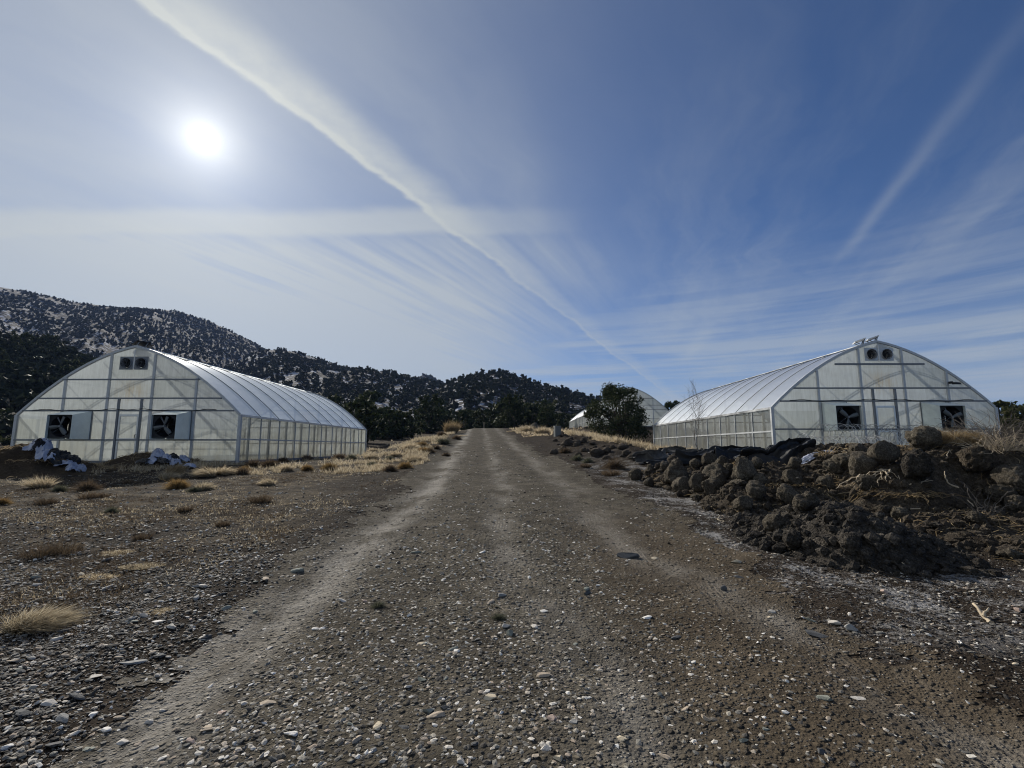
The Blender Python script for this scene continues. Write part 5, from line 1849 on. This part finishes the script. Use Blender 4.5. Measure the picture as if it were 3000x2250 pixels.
def grass_field(name, n, pick, h, mat, label, seed, wid=.5):
    r = np.random.default_rng(seed)
    XY = pick(r, n)
    XY = XY[clump_keep(XY, seed)]
    m = len(XY)
    per = 9
    Z = terrain(XY[:, 0], XY[:, 1])
    V, f4, f3 = blades(r, m * per, .0, 1., 1., .6)
    k = np.repeat(np.arange(m), per)
    sc = (h * (.5 + .8 * r.random(m)))[k]
    w = np.maximum(.0025, XY[k, 1] * .00045 * wid * 2)
    V = V.reshape(-1, 5, 3)
    mid = (V[:, 0] + V[:, 1]) / 2
    side = (V[:, 1] - V[:, 0])
    side /= np.linalg.norm(side, axis=1)[:, None] + 1e-9
    P1, P2 = (V[:, 2] + V[:, 3]) / 2, V[:, 4]
    base = np.stack([XY[k, 0] + r.normal(size=len(k)) * .05, XY[k, 1] + r.normal(size=len(k)) * .05, Z[k] - .01], 1)
    s3_ = sc[:, None]
    ww = side * w[:, None]
    Vn = np.stack([base - ww, base + ww, base + P1 * s3_ - ww * .8, base + P1 * s3_ + ww * .8, base + P2 * s3_], 1).reshape(-1, 3)
    o = obj(name, np_mesh(name, Vn, [f4, f3]), MAT[mat])
    o['kind'] = 'stuff'
    return o


def clump_keep(XY, seed):
    return fbm(XY[:, 0] * .9, XY[:, 1] * .7, seed + 50, 4) > np.random.default_rng(seed).normal(size=len(XY)) * .16 + .15


def pick_bank(r, n):
    y = r.uniform(20.5, 62, n)
    x = road_c(y) - 3.0 - np.abs(r.normal(size=n)) * 2.2
    k = (x > -11) | (y > 38)
    return np.stack([x, y], 1)[k]


def pick_yard(r, n):
    y = 18.8 - r.random(n) ** 1.4 * 4.2
    x = r.uniform(-15, -3.6, n)
    y = y + np.maximum(0, x + 9) * .3
    return np.stack([x, y], 1)


def pick_meadow(r, n):
    y = r.uniform(26, 44, n)
    x = 3.2 + (y - 26) * .02 + np.abs(r.normal(size=n)) * 2.6 + (44 - y) * .14
    k = x < 10.2
    return np.stack([x, y], 1)[k]


def pick_field(r, n):
    y = 3.8 * (17 / 3.8) ** r.random(n)
    x = -3.2 - r.random(n) * y * 1.05
    return np.stack([x, y], 1)


def pick_farside(r, n):
    y = r.uniform(40, 64, n)
    x = road_c(y) + 3.2 + np.abs(r.normal(size=n)) * 3.5
    return np.stack([x, y], 1)


grass_field('dry_grass', 8000, pick_bank, .27, 'blond', '', 1)
grass_field('dry_grass', 4200, pick_yard, .22, 'blond', '', 2)
grass_field('dry_grass', 7500, pick_meadow, .50, 'blond', '', 3)
grass_field('dry_weeds', 20000, pick_field, .055, 'brown', '', 4)
grass_field('dry_grass', 7000, pick_field, .05, 'blond', '', 6)
grass_field('dry_grass', 2600, pick_farside, .28, 'blond', '', 7)


# ------------------------------------------------------------------ stones
def stone_shape(seed, sub=2, flat=.5, planes=9, lo=.5, hi=.85):
    r = np.random.default_rng(seed)
    V, Fc = ICO[sub]
    V = V * (1 + .1 * r.normal(size=(len(V), 1)))
    for _ in range(planes):
        n = r.normal(size=3)
        n /= np.linalg.norm(n)
        d = r.uniform(lo, hi)
        ex = np.maximum(V @ n - d, 0)
        V = V - ex[:, None] * n
    V = V * [1.25 * r.uniform(.8, 1.3), .85, flat] / max(.8, np.abs(V).max())
    return V, Fc


ROCK = dict(pale=m_rock('pale_rock', (.55, .51, .45)), white=m_rock('white_rock', (.74, .71, .66), .15), tan=m_rock('tan_rock', (.42, .345, .26)), cream=m_rock('cream_rock', (.60, .51, .37)),
            pink=m_rock('pinkish_rock', (.42, .32, .265)), green=m_rock('grey_green_rock', (.25, .26, .22)), grey=m_rock('grey_rock', (.28, .275, .26)), slate=m_rock('dark_slate', (.085, .087, .088)))


def big_stone(fn, cx, cy, rp, kind, flat, label, seed, asp=1., rz=None, f=surf):
    q = place(*fn(cx, cy), f=f)
    rad = rp / 2.212 / F_PX * q.y * (.74 if fn is sl else .84)
    V, Fc = stone_shape(seed, 3, flat, 14, .38, .72)
    V = V * [asp, 1., 1.] * rad
    z = V[:, 2].min()
    o = obj('stone', np_mesh('stone', V, [Fc]), ROCK[kind], loc=(q.x, q.y, q.z - z * .55))
    o.rotation_euler = (random.uniform(-.15, .15), random.uniform(-.15, .15), random.uniform(-.6, .6) if rz is None else rz)
    return tag(o, label, 'stone', 'larger stones in the gravel')


for i, a in enumerate([
    (sm, 955, 1215, 45, 'cream', .6, 'cream coloured stone with flat facets in the middle of the gravel'),
    (sm, 570, 1300, 48, 'green', .45, 'grey green flat stone beside a tan one in the gravel'),
    (sm, 600, 1335, 52, 'tan', .4, 'tan flat stone touching the grey green one'),
    (sm, 670, 1275, 42, 'slate', .4, 'dark slate shard just behind the tan flat stone'),
    (sm, 1365, 1345, 50, 'pink', .5, 'pinkish oval stone near the bottom of the gravel'),
    (sm, 1815, 1480, 40, 'cream', .5, 'tan triangular stone on the smooth wheel track'),
    (sm, 1330, 1550, 45, 'pale', .55, 'pale speckled stone at the bottom of the gravel'),
    (sm, 205, 1555, 38, 'grey', .6, 'square slate grey stone with a light top'),
    (sm, 265, 1625, 36, 'pale', .6, 'pale rounded stone below the square grey one'),
    (sm, 440, 680, 27, 'white', .6, 'white pointed stone in the loose gravel'),
    (sm, 410, 1405, 52, 'slate', .4, 'long dark slate in the middle gravel'),
    (sm, 1095, 800, 40, 'green', .6, 'rounded grey green cobble under the small weed'),
    (sm, 1065, 755, 38, 'grey', .6, 'grey cobble leaning behind the grey green one'),
    (sm, 1980, 690, 36, 'white', .3, 'curled white chip on the smooth track'),
    (sm, 960, 385, 36, 'tan', .4, 'tan flat stone on the smooth middle of the track'),
    (sm, 1590, 540, 28, 'slate', .9, 'dark upright lump casting a shadow on the track'),
    (sm, 2060, 1190, 32, 'cream', .7, 'cream pebble with a dark notch on the smooth track'),
    (sm, 1860, 300, 75, 'slate', .4, 'heap of dark slate beside orange chips'),
    (sm, 2040, 305, 34, 'cream', .4, 'orange cream chip beside the dark slate'),
    (sm, 1325, 1070, 48, 'tan', .5, 'layered brown stone with a dark gap'),
    (sm, 1500, 1370, 42, 'grey', .35, 'long grey splinter standing diagonally in the gravel'),
    (sm, 745, 905, 30, 'white', .6, 'white angular stone left of the centre gravel'),
    (sm, 520, 1095, 34, 'green', .7, 'dark green grey stone with pale top'),
    (sm, 430, 1145, 34, 'pale', .5, 'pale round topped stone beside the green grey one'),
    (sm, 770, 1630, 38, 'pale', .6, 'pale stone cut by the bottom of the picture'),
    (sm, 1410, 1610, 40, 'cream', .6, 'rounded cream stone at the bottom near the speckled one'),
    (sm, 2110, 1600, 48, 'tan', .4, 'flat brown stone on the wheel track at the bottom'),
    (sl, 1730, 1245, 62, 'tan', .35, 'flat tan stone right of the pale wheel track'),
    (sl, 1345, 1415, 72, 'tan', .4, 'large tan slab near the bottom of the gravel'),
    (sl, 1895, 1450, 58, 'white', .5, 'bright white stone near the bottom'),
    (sl, 790, 1505, 62, 'pale', .4, 'long pale stone pointing up the yard'),
    (sl, 1765, 1625, 46, 'slate', .8, 'dark blocky stone at the very bottom'),
    (sl, 170, 1315, 85, 'slate', .4, 'dark slate slab with a pale rim at the picture edge'),
    (sl, 870, 980, 78, 'grey', .2, 'flat grey slab lying flush with the ground'),
    (sl, 1040, 935, 60, 'slate', .3, 'dark pointed slab behind the flush grey one'),
    (sl, 1310, 830, 38, 'pale', .5, 'pale broken stone on the left yard'),
    (sl, 965, 1375, 44, 'pale', .6, 'pale block with a dark side left of the wheel track'),
    (sl, 2090, 762, 34, 'white', .6, 'bright square block on the pale wheel track'),
    (sl, 1240, 1503, 46, 'pink', .5, 'pinkish wedge left of the bright white stone'),
    (sl, 1450, 1300, 50, 'pink', .25, 'thin pinkish sliver beside the pale wheel track'),
    (sl, 50, 1535, 40, 'white', .6, 'white stone at the lower picture edge'),
    (sl, 205, 1610, 55, 'pale', .3, 'pale flat stone low by the picture edge'),
    (sl, 330, 1255, 68, 'pale', .35, 'pale slab with dark underside near the picture edge'),
    (sl, 345, 1520, 66, 'slate', .35, 'dark slate near the bottom of the left yard'),
    (sl, 610, 1075, 52, 'pale', .35, 'pale splinter on the stony left yard'),
    (sl, 1040, 710, 52, 'white', .25, 'broken white rock chips beside the mossy mat'),
    (sl, 1025, 1070, 30, 'pale', .6, 'pale upright chip on the stony left yard'),
    (sl, 705, 178, 32, 'white', .2, 'flat white slab far out on the left yard'),
    (sl, 600, 1320, 40, 'white', .4, 'white crooked stone between dark slates'),
    (sl, 480, 1440, 44, 'pale', .35, 'pale leaning flake near the crooked white stone'),
    (sl, 570, 1550, 44, 'green', .35, 'grey green flake close to the long pale stone'),
    (sr, 350, 110, 52, 'cream', .4, 'pale flat stone between the track and the dark crumbly heap'),
    (sr, 1080, 545, 42, 'grey', .7, 'grey boulder shaped stone on the brown track edge'),
    (sr, 870, 580, 95, 'slate', .15, 'long dark slab lying flat on the brown track'),
    (sr, 975, 505, 32, 'pale', .6, 'pale stone in the row along the brown track edge'),
    (sr, 840, 490, 32, 'green', .6, 'dark green stone in the row along the brown track edge'),
    (sr, 1190, 995, 70, 'pale', .12, 'pale flat slab pressed into the brown track'),
    (sr, 920, 1000, 42, 'green', .7, 'grey green pointed stone on the brown track'),
    (sr, 575, 435, 30, 'pale', .6, 'pale round stone above the brown wheel track'),
    (sr, 265, 290, 30, 'slate', .9, 'dark standing stone with a long shadow'),
    (sr, 570, 465, 40, 'cream', .25, 'flat cream flake below the pale round stone'),
    (sr, 150, 1130, 40, 'tan', .5, 'tan square stone low on the gravel right of the centre'),
    (sr, 1410, 1045, 36, 'tan', .4, 'brown stone half sunk in the wheel track'),
    (sr, 390, 1270, 40, 'green', .7, 'grey green upright stone in the lower gravel'),
    (sr, 905, 1350, 38, 'slate', .6, 'dark rounded stone at the bottom of the brown track'),
    (sr, 1340, 1370, 18, 'cream', .8, 'small yellow pebble at the bottom of the brown track'),
    (sr, 1460, 230, 22, 'white', .3, 'white paper like chip on the crusted ground')]):
    fn, cx, cy, rp, kd, fl, lab = a
    big_stone(fn, cx, cy, rp, kd, fl, lab, 2000 + i)

sr_ = np.random.default_rng(17)


def gravel_density(x, y):
    d = x - road_c(y)
    k = np.full(x.shape, 1.0)
    for o, w, _d, bendx, q in TRACKS:
        k *= 1 - q * np.exp(-((d - o - bendx * sstep(7, 2.8, y)) / w) ** 2)
    k *= 1 - .72 * sstep(.7, 1.7, x)
    k *= np.where(x < -2.5, .55 + .45 * sstep(6.5, 3.5, y), 1)
    k *= .45 + 1.1 * np.clip(fbm(x * .8, y * .8, 201, 4) + .4, 0, 1.2)
    hp = surf(x, y) - terrain(x, y)
    return np.where(hp > .015, .0, k)


def scatter(n, y0, y1, pw, r):
    y = y0 * (y1 / y0) ** (r.random(n) ** pw)
    x = (r.random(n) * 2 - 1) * (y * 1.13 + .4)
    k = r.random(n) < gravel_density(x, y)
    return x[k], y[k]


# the largest few hundred loose stones, each one by itself
sp_meshes = []
for k in range(14):
    V, Fc = stone_shape(3000 + k, 2, (.35, .5, .65, .8)[k % 4], 9)
    sp_meshes.append(np_mesh('stone', V, [Fc]))
per_kind = {}
for kd in ROCK:
    per_kind[kd] = []
    for me in sp_meshes:
        m2 = me.copy()
        m2.materials.append(ROCK[kd])
        per_kind[kd].append(m2)
KIND_LAB = dict(pale='loose pale stone among the gravel', white='loose white stone among the gravel', tan='loose tan stone among the gravel', cream='loose cream stone among the gravel', pink='loose pinkish stone among the gravel',
                green='loose grey green stone among the gravel', grey='loose grey stone among the gravel', slate='loose dark slate chip among the gravel')
sxs, sys_ = scatter(900, 2.45, 7, .9, sr_)
for j in range(min(225, len(sxs))):
    kd = ('pale', 'grey', 'tan', 'green', 'slate', 'grey', 'cream', 'pink', 'green', 'white', 'slate', 'tan')[int(sr_.integers(12))]
    o = obj('stone', per_kind[kd][int(sr_.integers(14))], None)
    s = (.013 + .017 * sr_.random() ** 2) * (1.25 if sxs[j] < -1 else 1.) * (sys_[j] / 3) ** .3
    o.scale = (s * sr_.uniform(.9, 1.4), s, s * sr_.uniform(.7, 1.1))
    o.rotation_euler = (sr_.normal() * .2, sr_.normal() * .2, sr_.random() * 6.28)
    o.location = (sxs[j], sys_[j], z_at(sxs[j], sys_[j], terrain) + s * .25)
    tag(o, KIND_LAB[kd], 'stone', f'loose {kd} stones in the gravel')


def gravel(name, n, y0, y1, pw, smin, smax, seed, protos=10, fade=(0, 1, 98, 99)):
    r = np.random.default_rng(seed)
    x, y = scatter(n, y0, y1, pw, r)
    k = r.random(len(x)) < sstep(fade[0], fade[1], y) * sstep(fade[3], fade[2], y)
    x, y = x[k], y[k]
    m = len(x)
    z = terrain(x, y)
    pr = []
    for k in range(protos):
        V, Fc = stone_shape(seed * 50 + k, 1, ((.32, .45, .6), (.22, .3, .42))[seed == 22][k % 3], 6)
        pr.append(V)
    pr = np.array(pr)
    Fc = ICO[1][1]
    k = r.integers(protos, size=m)
    s = (smin + (smax - smin) * r.random(m) ** 2.7) * np.maximum(1, y / 4.5) ** .75
    a = r.random(m) * 2 * np.pi
    V = pr[k] * s[:, None, None]
    V[:, :, 2] += V[:, :, 0] * (r.normal(size=m) * .25)[:, None]
    ca, sa = np.cos(a)[:, None], np.sin(a)[:, None]
    X = V[:, :, 0] * ca - V[:, :, 1] * sa + x[:, None]
    Y = V[:, :, 0] * sa + V[:, :, 1] * ca + y[:, None]
    Z = V[:, :, 2] + (z + s * .18)[:, None]
    P = np.stack([X, Y, Z], 2).reshape(-1, 3)
    Fa = (Fc[None] + (np.arange(m) * len(pr[0]))[:, None, None]).reshape(-1, 3)
    o = obj(name, np_mesh(name, P, [Fa]), MAT['stone'])
    o['kind'] = 'stuff'
    return o


gravel('gravel', 180000, 2.2, 12, 1., .0042, .021, 21, fade=(0, 1, 4.5, 12))
gravel('gravel', 42000, 5, 40, 1., .0055, .017, 22, fade=(5, 9, 14, 40))


# crumbs of soil and bits of straw lying over the heaps
def crumbs(name, fns, boxes, n, smin, smax, mat, seed):
    r = np.random.default_rng(seed)
    Vs, Fs, n0 = [], [], 0
    pr = [ICO[1][0] * (1 + .3 * r.normal(size=(len(ICO[1][0]), 1))) for _ in range(8)]
    for fn, (x0, x1, y0, y1), m in zip(fns, boxes, n):
        x, y = r.uniform(x0, x1, m), r.uniform(y0, y1, m)
        h = fn(x, y)
        z = surf(x, y)
        for j in np.nonzero((h > -.025) & (h + terrain(x, y) > z - .08))[0]:
            s = smin + (smax - smin) * r.random() ** 3
            Vs.append(pr[int(r.integers(8))] * s * [1.1, 1, .95] + [x[j], y[j], z[j] + s * .2])
            Fs.append(ICO[1][1] + n0)
            n0 += len(pr[0])
    o = obj(name, np_mesh(name, np.concatenate(Vs), [np.concatenate(Fs)]), mat)
    o['kind'] = 'stuff'


crumbs('soil_crumbs', [heap_crumbly], [(2.6, 7.2, 4.8, 9.4)], [4200], .010, .085, MAT['soil_dark'], 31)
crumbs('soil_crumbs', [heap_big, heap_low], [(5, 17, 5, 15), (2.9, 11.5, 8, 17)], [16000, 9000], .012, .085, MAT['soil_brown'], 32)


def straw_litter(name, fns, boxes, n, mat, seed):
    r = np.random.default_rng(seed)
    P0, P1 = [], []
    for fn, (x0, x1, y0, y1), m in zip(fns, boxes, n):
        x, y = r.uniform(x0, x1, m), r.uniform(y0, y1, m)
        k = (fn(x, y) > -.02) & (fbm(x * 1.2, y * 1.2, seed, 3) > -.05)
        x, y = x[k], y[k]
        a, L = r.random(len(x)) * 6.28, r.uniform(.05, .28, len(x))
        x2, y2 = x + np.cos(a) * L, y + np.sin(a) * L
        P0.append(np.stack([x, y, surf(x, y) + .015], 1))
        P1.append(np.stack([x2, y2, surf(x2, y2) + .02 + .05 * r.random(len(x))], 1))
    P0, P1 = np.concatenate(P0), np.concatenate(P1)
    M = (P0 + P1) / 2 + [0, 0, .02] + r.normal(size=P0.shape) * .015
    sd = np.cross(P1 - P0, r.normal(size=P0.shape))
    sd /= np.linalg.norm(sd, axis=1)[:, None] + 1e-9
    sd *= (.0026 + .00030 * P0[:, 1])[:, None]
    V = np.stack([P0 - sd, P0 + sd, M - sd, M + sd, P1 - sd * .6, P1 + sd * .6], 1).reshape(-1, 3)
    i = np.arange(len(P0))[:, None] * 6
    o = obj(name, np_mesh(name, V, [i + [0, 1, 3, 2], i + [2, 3, 5, 4]]), mat)
    o['kind'] = 'stuff'


straw_litter('straw_litter', [heap_big, heap_low, heap_left, heap_left2], [(5, 16, 5, 15), (3, 11, 8, 16.5), (-18, -13, 13, 17), (-15.5, -11.3, 16.4, 18.4)], [6500, 3600, 1600, 800], MAT['tall'], 41)


# ------------------------------------------------------------------ thin air: far slopes fade a little to blue
def build_haze():
    m, t = new_mat('haze')
    v = t.node('ShaderNodeVolumePrincipled', Color=(.38, .55, 1.), Density=HAZE)
    o = t.n.new('ShaderNodeOutputMaterial')
    t.l.new(v, o.inputs['Volume'])
    mb = MB().box((float(GX.min()) - 20, float(GY.min()) - 20, float(GZ.min()) - 1), (float(GX.max()) + 20, float(GY.max()) + 20, 330))
    mb.build('haze', m)['kind'] = 'stuff'


HAZE = 1.2e-4
build_haze()
